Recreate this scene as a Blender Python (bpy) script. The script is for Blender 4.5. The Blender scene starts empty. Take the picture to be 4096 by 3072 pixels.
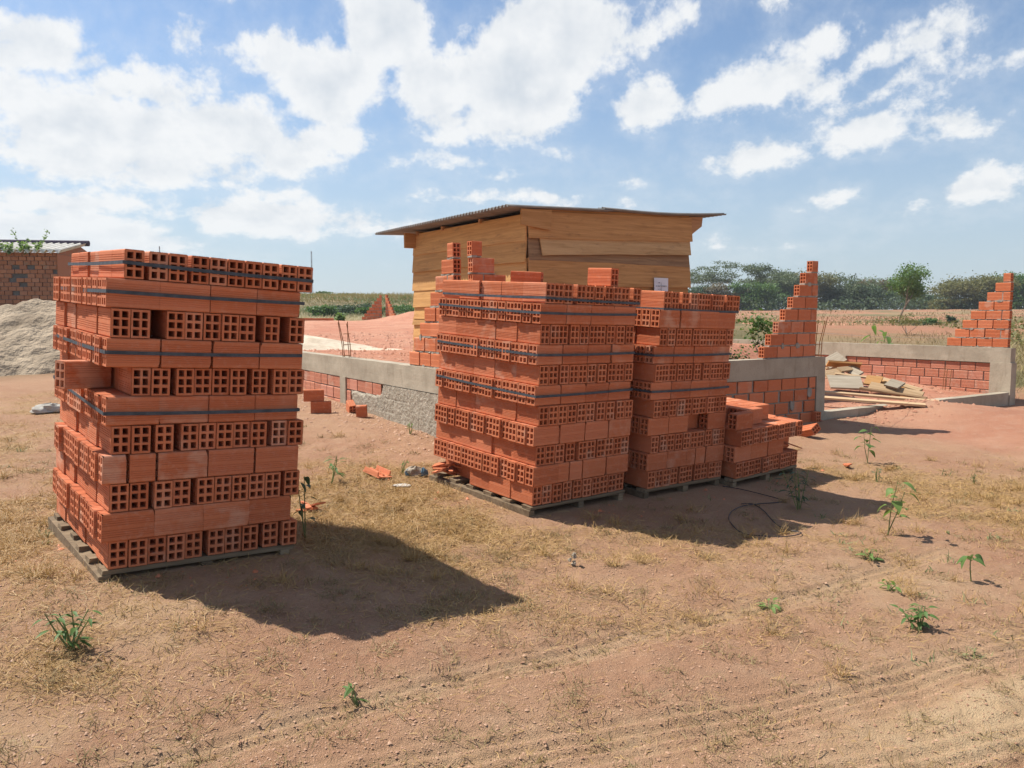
import bpy, math, random
import numpy as np
from mathutils import Vector, Matrix, Euler
random.seed(7); RNG = np.random.default_rng(7)
R = math.radians
SC = bpy.context.scene
COL = SC.collection

# ------------------------------------------------------------------ camera
FPX, PITCH, CAMH = 3135.2, R(4.971), 1.429          # focal length in photo pixels (4096 wide)
cd = bpy.data.cameras.new('camera'); cam = bpy.data.objects.new('camera', cd); COL.objects.link(cam)
cd.sensor_width = 36.0; cd.lens = FPX / 4096 * 36.0; cd.clip_start = 0.05; cd.clip_end = 3000
cam.location = (0, 0, CAMH); cam.rotation_euler = (R(90) - PITCH, 0, 0)
SC.camera = cam

def ray(u, v):
    x = (u - 2048) / FPX; y = (1536 - v) / FPX
    return Vector((x, math.cos(PITCH) + y * math.sin(PITCH), -math.sin(PITCH) + y * math.cos(PITCH)))
def at_y(u, v, Y):
    d = ray(u, v); return Vector((0, 0, CAMH)) + d * (Y / d.y)
def at_z(u, v, z):
    d = ray(u, v); return Vector((0, 0, CAMH)) + d * ((z - CAMH) / d.z)

# ------------------------------------------------------------------ sun, sky, exposure
SUN_AZ, SUN_EL = R(156), R(53)
sdir = Vector((math.cos(SUN_AZ) * math.cos(SUN_EL), math.sin(SUN_AZ) * math.cos(SUN_EL), math.sin(SUN_EL)))
sl = bpy.data.lights.new('sun', 'SUN'); so = bpy.data.objects.new('sun', sl); COL.objects.link(so)
sl.energy = 5.0; sl.angle = R(0.5); sl.color = (1.0, 0.945, 0.86)
so.rotation_euler = (-sdir).to_track_quat('-Z', 'Y').to_euler(); so.location = sdir * 60

SC.view_settings.view_transform = 'Standard'; SC.view_settings.look = 'None'
SC.view_settings.exposure = 0.5; SC.view_settings.gamma = 1.0
SC.cycles.max_bounces = 5; SC.cycles.diffuse_bounces = 3; SC.cycles.transparent_max_bounces = 4

class NT:
    """small helper for node trees"""
    def __init__(s, tree): s.t = tree; s.n = tree.nodes; s.l = tree.links
    def new(s, typ, **kw):
        n = s.n.new(typ)
        for k, v in kw.items(): setattr(n, k, v)
        return n
    def put(s, inp, v):
        if hasattr(v, 'is_linked') or isinstance(v, bpy.types.NodeSocket): s.l.new(v, inp)
        else: inp.default_value = v
    def math(s, op, a, b=None, c=None, clamp=False):
        n = s.new('ShaderNodeMath', operation=op, use_clamp=clamp); s.put(n.inputs[0], a)
        if b is not None: s.put(n.inputs[1], b)
        if c is not None: s.put(n.inputs[2], c)
        return n.outputs[0]
    def vmath(s, op, a, b=None, c=None):
        n = s.new('ShaderNodeVectorMath', operation=op); s.put(n.inputs[0], a)
        if b is not None: s.put(n.inputs[3 if op == 'SCALE' else 1], b)
        if c is not None: s.put(n.inputs[2], c)
        return n.outputs['Value'] if op in ('LENGTH', 'DOT_PRODUCT') else n.outputs[0]
    def noise(s, vec, scale, detail=4, rough=0.55, dist=0.0, lac=2.0):
        n = s.new('ShaderNodeTexNoise'); n.inputs['Scale'].default_value = scale
        n.inputs['Detail'].default_value = detail; n.inputs['Roughness'].default_value = rough
        n.inputs['Distortion'].default_value = dist; n.inputs['Lacunarity'].default_value = lac
        if vec is not None: s.l.new(vec, n.inputs['Vector'])
        return n.outputs['Fac']
    def ramp(s, fac, lo, hi, a=0.0, b=1.0, smooth=True):
        n = s.new('ShaderNodeMapRange', interpolation_type='SMOOTHSTEP' if smooth else 'LINEAR')
        s.put(n.inputs[0], fac); s.put(n.inputs[1], lo); s.put(n.inputs[2], hi); s.put(n.inputs[3], a); s.put(n.inputs[4], b)
        return n.outputs[0]
    def mix(s, fac, a, b, blend='MIX'):
        n = s.new('ShaderNodeMix', data_type='RGBA', blend_type=blend); s.put(n.inputs[0], fac)
        for i, v in ((6, a), (7, b)):
            if isinstance(v, (tuple, list)): v = (*v[:3], 1.0)
            s.put(n.inputs[i], v)
        return n.outputs[2]
    def scale(s, vec, sc):
        n = s.new('ShaderNodeVectorMath', operation='MULTIPLY'); s.l.new(vec, n.inputs[0]); n.inputs[1].default_value = sc
        return n.outputs[0]

def build_world():
    w = bpy.data.worlds.new('World'); SC.world = w; w.use_nodes = True
    t = w.node_tree; t.nodes.clear(); N = NT(t)
    out = N.new('ShaderNodeOutputWorld'); bg = N.new('ShaderNodeBackground'); N.l.new(bg.outputs[0], out.inputs[0])
    sky = N.new('ShaderNodeTexSky', sky_type='NISHITA'); sky.sun_disc = False
    sky.sun_elevation = SUN_EL; sky.sun_rotation = (R(90) - SUN_AZ) % (2 * math.pi)
    sky.altitude = 200; sky.air_density = 1.0; sky.dust_density = 0.6; sky.ozone_density = 2.2
    bg.inputs['Strength'].default_value = 0.092
    tc = N.new('ShaderNodeTexCoord'); d = tc.outputs['Generated']
    sx = N.new('ShaderNodeSeparateXYZ'); N.l.new(d, sx.inputs[0])
    az = N.math('ARCTAN2', sx.outputs[0], sx.outputs[1]); el = N.math('ARCSINE', sx.outputs[2])
    # cylinder coordinates for noise: no seam, finer towards the horizon
    hz = N.math('SQRT', N.math('ADD', N.math('MULTIPLY', sx.outputs[0], sx.outputs[0]), N.math('MULTIPLY', sx.outputs[1], sx.outputs[1])))
    g = N.math('MULTIPLY', N.math('LOGARITHM', N.math('ADD', N.math('MAXIMUM', el, 0.0), 0.16), math.e), 0.5)
    c3 = N.new('ShaderNodeCombineXYZ')
    N.l.new(N.math('DIVIDE', sx.outputs[0], hz), c3.inputs[0]); N.l.new(N.math('DIVIDE', sx.outputs[1], hz), c3.inputs[1]); N.l.new(g, c3.inputs[2])
    cyl = c3.outputs[0]
    # warp the directions a little so that no outline stays an ellipse
    wn = N.new('ShaderNodeTexNoise'); wn.inputs['Scale'].default_value = 7.5; wn.inputs['Detail'].default_value = 2; N.l.new(cyl, wn.inputs['Vector'])
    wv = N.vmath('MULTIPLY', N.vmath('SUBTRACT', wn.outputs['Color'], (.5, .5, .5)), (.062, .042, 0))
    cmb = N.new('ShaderNodeCombineXYZ'); N.l.new(az, cmb.inputs[0]); N.l.new(el, cmb.inputs[1]); ae = N.vmath('ADD', cmb.outputs[0], wv)
    # cumulus: places of the clouds as directions (azimuth, elevation); noise gives them their edges
    K = 4096 / 2212
    B = [(80,75,135,62,0),(200,115,62,36,0),(385,75,46,42,10),(482,0,45,24,0),
         (70,215,130,58,0),(335,200,135,72,0),(250,300,290,100,0),(520,270,170,72,0),(600,115,105,58,0),
         (720,180,130,105,0),(820,50,105,120,0),(700,300,160,60,0),(930,195,110,85,0),
         (1110,170,170,130,0),(1060,250,150,62,0),(1210,60,165,110,0),(1430,48,105,30,14),
         (1420,215,115,64,0),(1580,205,150,68,6),(1690,175,120,52,14),(1785,105,95,42,30),(1840,145,190,40,20),
         (1985,98,100,32,14),(1900,195,125,24,20),(1700,325,120,34,8),(1870,288,170,40,12),
         (2030,262,120,34,0),(2165,392,110,36,10),(2190,122,48,16,5),(1812,428,42,18,18),(1950,452,56,16,0),
         (1640,8,85,20,0),(1075,385,70,24,5),(1015,345,60,20,0),(1232,340,34,11,0),
         (1340,385,60,13,8),(1120,432,220,22,0),
         (700,340,170,40,0),(270,405,85,18,0),(200,455,220,32,0),(600,470,300,50,0),(130,520,280,48,0),(1625,532,66,11,0)]
    acc = None
    for (cx, cy, rx, ry, rot) in B:
        v = ray(cx * K, cy * K).normalized(); a0 = math.atan2(v.x, v.y); e0 = math.asin(v.z)
        sc = K / FPX
        m = N.new('ShaderNodeMapping', vector_type='TEXTURE'); N.l.new(ae, m.inputs[0])
        m.inputs['Location'].default_value = (a0, e0, 0); m.inputs['Rotation'].default_value = (0, 0, R(rot))
        m.inputs['Scale'].default_value = (rx * sc, ry * sc, 1)
        ln = N.vmath('LENGTH', m.outputs[0])
        # outline measured in angle, so that the noise does not eat the small clouds
        sd = N.math('MULTIPLY_ADD', ln, min(rx, ry) * sc, -min(rx, ry) * sc)
        acc = sd if acc is None else N.math('MINIMUM', acc, sd)
    f1 = N.noise(cyl, 15.0, 8, 0.63); f2 = N.noise(N.vmath('ADD', cyl, (0.012, 0.0, -0.022)), 15.0, 4, 0.55)
    big = N.noise(cyl, 3.2, 2, 0.5)
    # open sky beyond the frame: the same sort of broken cumulus
    inframe = N.math('MULTIPLY', N.ramp(N.math('ABSOLUTE', az), 0.60, 0.75, 1, 0), N.ramp(el, 0.38, 0.48, 1, 0))
    gen = N.math('MULTIPLY', N.math('SUBTRACT', 0.60, big), 0.5)
    sdf = N.math('ADD', N.math('MULTIPLY', acc, inframe), N.math('MULTIPLY', gen, N.math('SUBTRACT', 1.0, inframe)))
    fm = N.math('SUBTRACT', f1, 0.50)
    sdl = N.math('MULTIPLY', sdf, N.ramp(el, 0.02, 0.2, 1.7, 1.0))
    dens = N.math('SUBTRACT', N.math('MULTIPLY', fm, 0.112), sdl)
    a = N.ramp(dens, -0.004, 0.019)
    low = N.ramp(el, 0.0, 0.14, 0.7, 1.0)
    a = N.math('MULTIPLY', a, low)
    veil = N.math('MULTIPLY', N.ramp(N.math('SUBTRACT', N.math('MULTIPLY', fm, 0.25), sdl), -0.05, 0.04), 0.24)
    left = N.math('MULTIPLY', N.ramp(az, -0.75, 0.05, 0.42, 0.0), N.ramp(el, .02, .3, 1.0, .25))     # the sun stands to the left: thicker glare there
    a = N.math('MULTIPLY', N.math('MAXIMUM', a, veil), 0.95)
    emb = N.math('SUBTRACT', f1, f2)
    thick = N.ramp(dens, 0.0, 0.085)
    lit = N.math('ADD', N.math('MULTIPLY', emb, 1.9), N.math('SUBTRACT', 0.92, N.math('MULTIPLY', thick, 0.42)))
    ccol = N.mix(N.ramp(lit, 0.15, 0.95, smooth=False), (5.0, 5.45, 5.95), (7.15, 7.25, 7.3))
    skyc = N.mix(1.0, sky.outputs[0], (0.98, 1.04, 1.08), 'MULTIPLY')
    skyc = N.mix(N.math('MAXIMUM', N.ramp(el, 0.0, 0.34, 0.74, 0.08), left), skyc, (4.05, 4.75, 5.45))
    col = N.mix(N.math('MULTIPLY', a, N.ramp(el, -0.02, 0.01)), skyc, ccol)
    N.l.new(col, bg.inputs['Color'])
    w.cycles.sampling_method = 'MANUAL'; w.cycles.sample_map_resolution = 256
build_world()

# ------------------------------------------------------------------ mesh helpers
def mesh_np(name, V, F):
    V = np.asarray(V, dtype=np.float32).reshape(-1, 3); F = np.asarray(F, dtype=np.int32)
    me = bpy.data.meshes.new(name); k = F.shape[1]
    me.vertices.add(len(V)); me.vertices.foreach_set('co', V.ravel())
    me.loops.add(F.size); me.loops.foreach_set('vertex_index', F.ravel())
    me.polygons.add(len(F)); me.polygons.foreach_set('loop_start', np.arange(0, F.size, k, dtype=np.int32))
    me.polygons.foreach_set('loop_total', np.full(len(F), k, dtype=np.int32))
    me.update(calc_edges=True); return me
class MB:
    """collects shapes that become ONE mesh"""
    def __init__(s): s.v = []; s.f = []
    def add(s, V, F, mat=None):
        o = len(s.v)
        for p in V: s.v.append(tuple(mat @ Vector(p)) if mat is not None else tuple(p))
        for f in F: s.f.append(tuple(i + o for i in f))
        return s
    def box(s, a, b, mat=None, jit=0.0):
        x0, y0, z0 = a; x1, y1, z1 = b
        V = [(x0,y0,z0),(x1,y0,z0),(x1,y1,z0),(x0,y1,z0),(x0,y0,z1),(x1,y0,z1),(x1,y1,z1),(x0,y1,z1)]
        if jit: V = [tuple(c + random.uniform(-jit, jit) for c in p) for p in V]
        return s.add(V, [(3,2,1,0),(4,5,6,7),(0,1,5,4),(1,2,6,5),(2,3,7,6),(3,0,4,7)], mat)
    def tube(s, pts, rad, n=6, cap=True):
        pts = [Vector(p) for p in pts]; o = len(s.v); prev = None
        if not isinstance(rad, (list, tuple)): rad = [rad] * len(pts)
        up = None
        for i, p in enumerate(pts):
            t = (pts[min(i + 1, len(pts) - 1)] - pts[max(i - 1, 0)])
            t = t.normalized() if t.length > 1e-9 else Vector((0, 0, 1))
            if up is None: up = t.orthogonal().normalized()
            x = (up - t * up.dot(t)); x = x.normalized() if x.length > 1e-6 else t.orthogonal().normalized(); up = x
            y = t.cross(x)
            for k in range(n):
                a = 2 * math.pi * k / n
                s.v.append(tuple(p + (x * math.cos(a) + y * math.sin(a)) * rad[i]))
        for i in range(len(pts) - 1):
            for k in range(n):
                a = o + i * n + k; b = o + i * n + (k + 1) % n
                s.f.append((a, b, b + n, a + n))
        if cap:
            s.f.append(tuple(o + k for k in range(n))[::-1]); s.f.append(tuple(o + (len(pts) - 1) * n + k for k in range(n)))
        return s
    def mesh(s, name, mat, smooth=False):
        me = bpy.data.meshes.new(name); me.from_pydata(s.v, [], s.f); me.update()
        if mat: me.materials.append(mat)
        if smooth: me.polygons.foreach_set('use_smooth', [True] * len(me.polygons))
        return me
    def obj(s, name, mat, parent=None, smooth=False): return link(name, s.mesh(name, mat, smooth), parent)
def link(name, me, parent=None, M=None):
    o = bpy.data.objects.new(name, me); COL.objects.link(o)
    if parent is not None: o.parent = parent
    if M is not None: o.matrix_local = M
    return o
def thing(name, label, cat, M=None, group=None):
    o = bpy.data.objects.new(name, None); COL.objects.link(o); o.empty_display_size = 0.1
    if M is not None: o.matrix_world = M
    return tag(o, label, cat, group)
def tag(o, label, cat, group=None, kind=None):
    o['label'] = label; o['category'] = cat
    if group: o['group'] = group
    if kind: o['kind'] = kind
    return o
def TRS(loc, rz=0.0, rx=0.0, ry=0.0): return Matrix.Translation(loc) @ Euler((rx, ry, rz)).to_matrix().to_4x4()
def vnoise(x, y, seed=0):
    x = np.asarray(x, float); y = np.asarray(y, float); xi = np.floor(x).astype(np.int64); yi = np.floor(y).astype(np.int64)
    fx = x - xi; fy = y - yi; fx = fx * fx * (3 - 2 * fx); fy = fy * fy * (3 - 2 * fy)
    def h(a, b):
        n = (a * 374761393 + b * 668265263 + seed * 974711) & 0x7fffffff
        n = ((n ^ (n >> 13)) * 1274126177) & 0x7fffffff
        return ((n ^ (n >> 16)) & 0xffff) / 65535.0
    return (h(xi, yi) * (1 - fx) + h(xi + 1, yi) * fx) * (1 - fy) + (h(xi, yi + 1) * (1 - fx) + h(xi + 1, yi + 1) * fx) * fy
def fbm(x, y, seed=0, o=4):
    s = 0; a = .5; f = 1.0
    for i in range(o): s = s + a * (vnoise(np.asarray(x) * f, np.asarray(y) * f, seed + i) - .5); a *= .5; f *= 2.03
    return s
def sstep(a, b, x): t = np.clip((np.asarray(x, float) - a) / (b - a), 0, 1); return t * t * (3 - 2 * t)

# ------------------------------------------------------------------ materials
def material(name):
    m = bpy.data.materials.new(name); m.use_nodes = True; t = m.node_tree
    N = NT(t); b = t.nodes['Principled BSDF']; b.inputs['Roughness'].default_value = 0.9
    try: b.inputs['Specular IOR Level'].default_value = 0.2
    except Exception: pass
    return m, N, b
def coords(N, kind='Object'): return N.new('ShaderNodeTexCoord').outputs[kind]
def bump(N, b, h, strength=0.5, dist=0.01):
    n = N.new('ShaderNodeBump'); n.inputs['Strength'].default_value = strength; n.inputs['Distance'].default_value = dist
    N.put(n.inputs['Height'], h); N.l.new(n.outputs[0], b.inputs['Normal'])
def rnd(N): return N.new('ShaderNodeObjectInfo').outputs['Random']

def mat_brick(name, base, dark, dusty, dust=0.25):
    m, N, b = material(name); c = coords(N); r = rnd(N); r2 = N.math('FRACT', N.math('MULTIPLY', r, 37.7)); r3 = N.math('FRACT', N.math('MULTIPLY', r, 91.3))
    off = N.vmath('ADD', c, N.vmath('SCALE', (3.1, 7.7, 5.3), r))
    bl = N.noise(off, 14, 4, .6)
    f = N.math('ADD', N.math('MULTIPLY', r, .75), N.math('MULTIPLY', bl, .25))
    col = N.mix(f, dark, base)
    col = N.mix(N.math('MULTIPLY', N.ramp(N.noise(off, 30, 5, .7), .48, .75), dust), col, dusty)
    col = N.mix(N.ramp(r2, .72, 1.0, 0, .45), col, tuple(min(1, v * q) for v, q in zip(base, (1.12, 1.3, 1.55))))      # paler firing
    col = N.mix(N.math('MULTIPLY', N.ramp(r3, .6, 1.0, 0, .7), N.ramp(N.noise(off, 7, 4, .6), .45, .65)), col, dusty)   # dusty or stained patches
    N.l.new(col, b.inputs['Base Color'])
    bump(N, b, N.noise(off, 220, 3, .6), .3, .0010)
    return m
BRICK = mat_brick('fired_clay', (.61, .200, .090), (.46, .132, .056), (.64, .36, .24), .35)
BRICK_SHED = mat_brick('fired_clay_wall', (.62, .205, .09), (.51, .15, .062), (.60, .33, .22), .3)
BRICK_PALE = mat_brick('fired_clay_pale', (.56, .235, .145), (.46, .17, .10), (.52, .38, .29), .5)
BRICK_OLD = mat_brick('weathered_clay', (.54, .215, .105), (.38, .15, .08), (.32, .22, .15), .5)

def mat_simple(name, c1, c2, scale=8, stretch=(1, 1, 1), rough=.9, bmp=.3, bs=60, bd=.003, rand=.0, spec=None, detail=5):
    m, N, b = material(name); c = coords(N); r = rnd(N)
    off = N.vmath('ADD', c, N.vmath('SCALE', (9.1, 4.7, 6.3), r))
    n = N.noise(N.scale(off, stretch), scale, detail, .6)
    f = N.ramp(n, .3, .7)
    if rand: f = N.math('ADD', N.math('MULTIPLY', f, 1 - rand), N.math('MULTIPLY', r, rand))
    N.l.new(N.mix(f, c1, c2), b.inputs['Base Color']); b.inputs['Roughness'].default_value = rough
    if bmp: bump(N, b, N.noise(N.scale(off, stretch), bs, 4, .6), bmp, bd)
    if spec is not None: b.inputs['Specular IOR Level'].default_value = spec
    return m
def mat_concrete(name, a, c, stain):
    m, N, b = material(name); k = coords(N); r = rnd(N)
    n1 = N.noise(k, 2.2, 6, .62); n2 = N.noise(N.scale(k, (6, 6, 1.2)), 2.5, 5, .6); n3 = N.noise(k, 45, 4, .65)
    col = N.mix(N.ramp(n1, .35, .65), a, c); col = N.mix(N.math('MULTIPLY', N.ramp(n2, .52, .75), .6), col, stain)
    col = N.mix(N.math('MULTIPLY', N.ramp(n3, .4, .75), .3), col, tuple(v * .72 for v in a))
    N.l.new(col, b.inputs['Base Color']); bump(N, b, N.math('ADD', n3, N.noise(k, 14, 4)), .5, .006); return m
CONCRETE = mat_concrete('concrete', (.33, .283, .21), (.43, .372, .28), (.25, .20, .14))
CONCRETE_OLD = mat_concrete('concrete_old', (.15, .135, .125), (.21, .195, .18), (.11, .095, .085))
MORTAR = mat_simple('mortar', (.25, .225, .185), (.37, .335, .28), 18, bmp=.8, bs=70, bd=.006)
PLASTER = mat_simple('scratch_coat', (.31, .27, .205), (.42, .37, .29), 9, bmp=1.0, bs=70, bd=.012)
def mat_wood(name, light, dark, mould, mould_amt=.35, scale=1.0, swap=False):
    m, N, b = material(name); c = coords(N); r = rnd(N)
    if swap:                                               # boards that run along y
        rt = N.new('ShaderNodeVectorRotate', rotation_type='Z_AXIS'); N.l.new(c, rt.inputs['Vector']); rt.inputs['Angle'].default_value = R(90); c = rt.outputs[0]
    off = N.vmath('ADD', c, N.vmath('SCALE', (13.1, 4.7, 6.3), r))
    g = N.noise(N.scale(off, (1.3 * scale, 30 * scale, 30 * scale)), 1.0, 5, .62, .6)
    g2 = N.noise(N.scale(off, (.8, 7, 7)), 1.6, 4, .55, 1.2)
    col = N.mix(N.ramp(g, .3, .72), dark, light)
    col = N.mix(N.math('MULTIPLY', N.ramp(g2, .5, .8), .55), col, tuple(v * .62 for v in dark))
    col = N.mix(N.math('MULTIPLY', N.ramp(N.noise(N.scale(off, (1, 3, 3)), 3.2, 6, .7), .55, .78), mould_amt), col, mould)
    hs = N.new('ShaderNodeHueSaturation'); N.l.new(col, hs.inputs['Color'])
    N.l.new(N.math('ADD', .76, N.math('MULTIPLY', r, .44)), hs.inputs['Value']); N.l.new(hs.outputs[0], b.inputs['Base Color'])
    bump(N, b, g, .35, .003); return m
SHEDWOOD = mat_wood('shed_board', (.58, .32, .125), (.42, .212, .078), (.12, .07, .04), .65)
SHEDPALE = mat_wood('pale_board', (.60, .39, .19), (.47, .285, .125), (.13, .085, .055), .65)
SHEDWOOD_Y = mat_wood('shed_board_side', (.60, .345, .132), (.46, .245, .09), (.13, .085, .05), .5, 1.0, True)
SHEDDARK = mat_wood('mouldy_board', (.30, .19, .10), (.20, .12, .065), (.05, .035, .025), .8)
PALLETWOOD = mat_wood('pallet_wood', (.27, .20, .125), (.155, .11, .068), (.08, .06, .04), .55)
FRESHWOOD = mat_wood('fresh_board', (.56, .40, .24), (.43, .285, .155), (.27, .18, .10), .45)
GREYWOOD = mat_wood('cement_stained_board', (.43, .37, .28), (.31, .255, .185), (.33, .28, .22), .4)
BEAMWOOD = mat_wood('beam_wood', (.45, .255, .12), (.33, .17, .08), (.15, .08, .04), .3)
STRAP = mat_simple('plastic_strap', (.045, .055, .065), (.085, .10, .115), 20, rough=.6, bmp=.1, spec=.25)
FIBRE = mat_simple('fibre_cement', (.17, .165, .155), (.25, .24, .22), 5, bmp=.3)
FIBRE_PALE = mat_simple('pale_roof', (.62, .58, .50), (.78, .74, .66), 5, bmp=.2)
RIDGE = mat_simple('dark_ridge', (.06, .045, .07), (.10, .08, .10), 6, bmp=.2)
RUST = mat_simple('rusty_bar', (.20, .085, .035), (.32, .16, .07), 60, bmp=.4)
HOSE = mat_simple('black_hose', (.012, .012, .013), (.03, .03, .032), 40, rough=.45, bmp=0, spec=.5)
SACK = mat_simple('paper_sack', (.55, .50, .42), (.70, .66, .58), 8, bmp=.5, bs=25, bd=.01)
SACKPALE = mat_simple('pale_sack', (.36, .33, .28), (.52, .49, .43), 9, bmp=.8, bs=18, bd=.02)
SACKDULL = mat_simple('dirty_sack', (.27, .225, .165), (.42, .37, .29), 14, bmp=.8, bs=25, bd=.012)
SACKBLUE = mat_simple('blue_print', (.05, .11, .17), (.13, .22, .28), 14, bmp=.4, bs=25, bd=.01)
PAPER = mat_simple('white_paper', (.66, .66, .68), (.74, .74, .76), 6, bmp=.1)
INK = mat_simple('ink', (.05, .05, .06), (.10, .10, .11), 6, bmp=0)
STRING = mat_simple('string', (.6, .58, .52), (.75, .73, .66), 30, bmp=0)
SAND = mat_simple('pale_sand', (.50, .41, .30), (.66, .57, .44), 5, bmp=.6, bs=30, bd=.02)
SANDGREY = mat_simple('grey_sand', (.20, .15, .10), (.40, .315, .22), 1.3, bmp=1.0, bs=7, bd=.12, detail=9)
def mat_leaf(name, a, b2, trans=.25):
    m, N, b = material(name); g = N.new('ShaderNodeNewGeometry'); r = g.outputs['Random Per Island']
    n = N.noise(coords(N), 1.3, 3, .6)
    col = N.mix(N.math('ADD', N.math('MULTIPLY', r, .6), N.math('MULTIPLY', n, .4)), a, b2)
    N.l.new(col, b.inputs['Base Color']); b.inputs['Roughness'].default_value = .55
    tr = N.new('ShaderNodeBsdfTranslucent'); N.l.new(N.mix(.5, col, (min(1, b2[0] * 1.6), min(1, b2[1] * 1.7), b2[2])), tr.inputs[0])
    mx = N.new('ShaderNodeMixShader'); mx.inputs[0].default_value = trans
    out = m.node_tree.nodes['Material Output']
    N.l.new(b.outputs[0], mx.inputs[1]); N.l.new(tr.outputs[0], mx.inputs[2]); N.l.new(mx.outputs[0], out.inputs[0])
    return m
LEAF = mat_leaf('leaf_green', (.055, .11, .035), (.13, .22, .06))
LEAF_BRIGHT = mat_leaf('leaf_bright', (.10, .17, .045), (.20, .30, .085), .3)
LEAF_DARK = mat_leaf('leaf_dark', (.045, .075, .04), (.09, .13, .065))
LEAF_GREY = mat_leaf('leaf_greygreen', (.072, .098, .05), (.14, .175, .088))
LEAF_OLIVE = mat_leaf('leaf_olive', (.10, .105, .04), (.21, .20, .08))
LEAF_BROWN = mat_leaf('leaf_brown', (.11, .085, .05), (.19, .15, .08))
BARK = mat_simple('bark', (.15, .12, .09), (.28, .24, .19), 12, (1, 1, .3), bmp=.5)
STEM = mat_simple('green_stem', (.13, .17, .06), (.22, .24, .10), 20, bmp=0)
STRAW = mat_leaf('dry_straw', (.29, .175, .068), (.52, .34, .14), .1)
FIELDGRASS = mat_leaf('field_grass', (.20, .175, .07), (.35, .285, .13), .15)
SPROUT = mat_leaf('dusty_sprout', (.13, .14, .06), (.24, .25, .11), .15)
TUFT = mat_leaf('dull_tuft', (.17, .125, .055), (.36, .26, .12), .1)
DRYFIELD = mat_leaf('dry_field_grass', (.19, .135, .065), (.34, .25, .125), .1)
GREENGRASS = mat_leaf('green_grass', (.075, .125, .035), (.17, .22, .07), .2)
PEBBLE = mat_leaf('pebble', (.27, .135, .08), (.50, .32, .21), 0.0)
MAST = mat_simple('mast_metal', (.16, .13, .12), (.24, .21, .20), 10, bmp=0)

# ------------------------------------------------------------------ the lie of the land
HY = R(32.6); HU = np.array([math.cos(HY), math.sin(HY)]); HV = np.array([-math.sin(HY), math.cos(HY)])
HC = np.array([-0.433, 7.348]); ZB = 0.896                 # house: outer near corner, top of the ring beam
HA, HB, HL = 5.384, 10.44, 3.17                            # corner to near column, to far column, to column of left wall
def huv(x, y): dx = x - HC[0]; dy = y - HC[1]; return dx * HU[0] + dy * HU[1], dx * HV[0] + dy * HV[1]
def hxy(u, v): return HC[0] + u * HU[0] + v * HV[0], HC[1] + u * HU[1] + v * HV[1]
CP = np.array([(-1.95,3.68,.157),(-1.22,4.30,.107),(-2.72,4.59,.162),(-1.98,5.21,.125),
  (.141,5.331,.042),(.876,5.95,.018),(-.62,6.24,.105),(.12,6.86,.08),(1.05,6.02,.008),(1.8,6.63,-.017),(1.905,6.59,-.034),(2.66,7.19,-.022),(1.16,7.52,.04),
  (0,2.5,.02),(-2,2.6,.09),(2,2.6,-.03),(-.02,3.75,.015),(-.65,3.12,.06),(2.5,4.5,-.05),(1.3,4.65,-.02),(4,4,-.09),(-4,4,.17),(-5,3,.15),(0,0,0),(0,-8,0),(8,-4,-.1),(-8,-4,.1),
  (4.5,6.5,-.07),(6,9.5,.09),(6.25,9.9,.15),(7.2,10.9,.12),(5,8.6,-.03),(5.3,9.2,-.02),(-.9,7.7,.20),(-2.25,9.9,.30),(-3.1,11.25,.36),(-1.0,6.9,.13),(-2.4,7.6,.2),(4.15,10.1,.05),(4.9,10.3,.05),(5.04,10.62,.07),(5.75,11.05,.24),(6.05,11.2,.22),(6.6,11.65,.06),(7.57,12.35,-.04),(8.5,12.8,-.05),
  (7.5,10.2,.10),(9.5,12.2,-.02),(10.5,14,.30),(12,12,.15),(9,8,.05),(14,18,.6),(-4.2,13,.62),(-6,8,.33),(-8,12,.5),(-12,13,.55),(-5,5.5,.24),
  (-12,20,.95),(-5,20,.9),(4,20,.86),(11,20,.8),(22,20,.72),(-22,24,1.1),(-25,43,1.15),(-6,43,1.12),(4,43,1.0),(15,43,.85),(40,43,.8),(30,10,.4),(-30,10,.8),(20,-20,0),(-20,-20,.2)])
def _tps(P):
    d = np.linalg.norm(P[:, None, :2] - P[None, :, :2], axis=2); K_ = np.where(d > 0, d * d * np.log(d + 1e-12), 0)
    n = len(P); A = np.zeros((n + 3, n + 3)); A[:n, :n] = K_ + np.eye(n) * 0.02; A[:n, n] = 1; A[:n, n + 1:] = P[:, :2]; A[n:, :n] = A[:n, n:].T
    return np.linalg.solve(A, np.concatenate([P[:, 2], np.zeros(3)]))
TW = _tps(CP)
def tps(x, y):
    z = TW[-3] + TW[-2] * x + TW[-1] * y
    for i in range(len(CP)):
        d2 = (x - CP[i, 0]) ** 2 + (y - CP[i, 1]) ** 2
        z = z + TW[i] * d2 * 0.5 * np.log(d2 + 1e-12)
    return z
def house_fill(x, y):
    """(weight, level) of the made ground inside the house"""
    u, v = huv(x, y)
    main = ((u > .09) & (u < HA - .1) & (v > .09)) | ((u >= HA - .1) & (u < HB - .09) & (v > 5.2))
    room = (u >= HA - .1) & (u < HB - .09) & (v > .07) & (v <= 5.2)
    lvl = np.where(main, .80, .12 + .28 * sstep(.3, 4.0, v) + .40 * sstep(4.0, 5.2, v))
    far = 1 - sstep(7.5, 10.5, v)
    return np.where(main | room, far, 0.0), lvl
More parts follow.
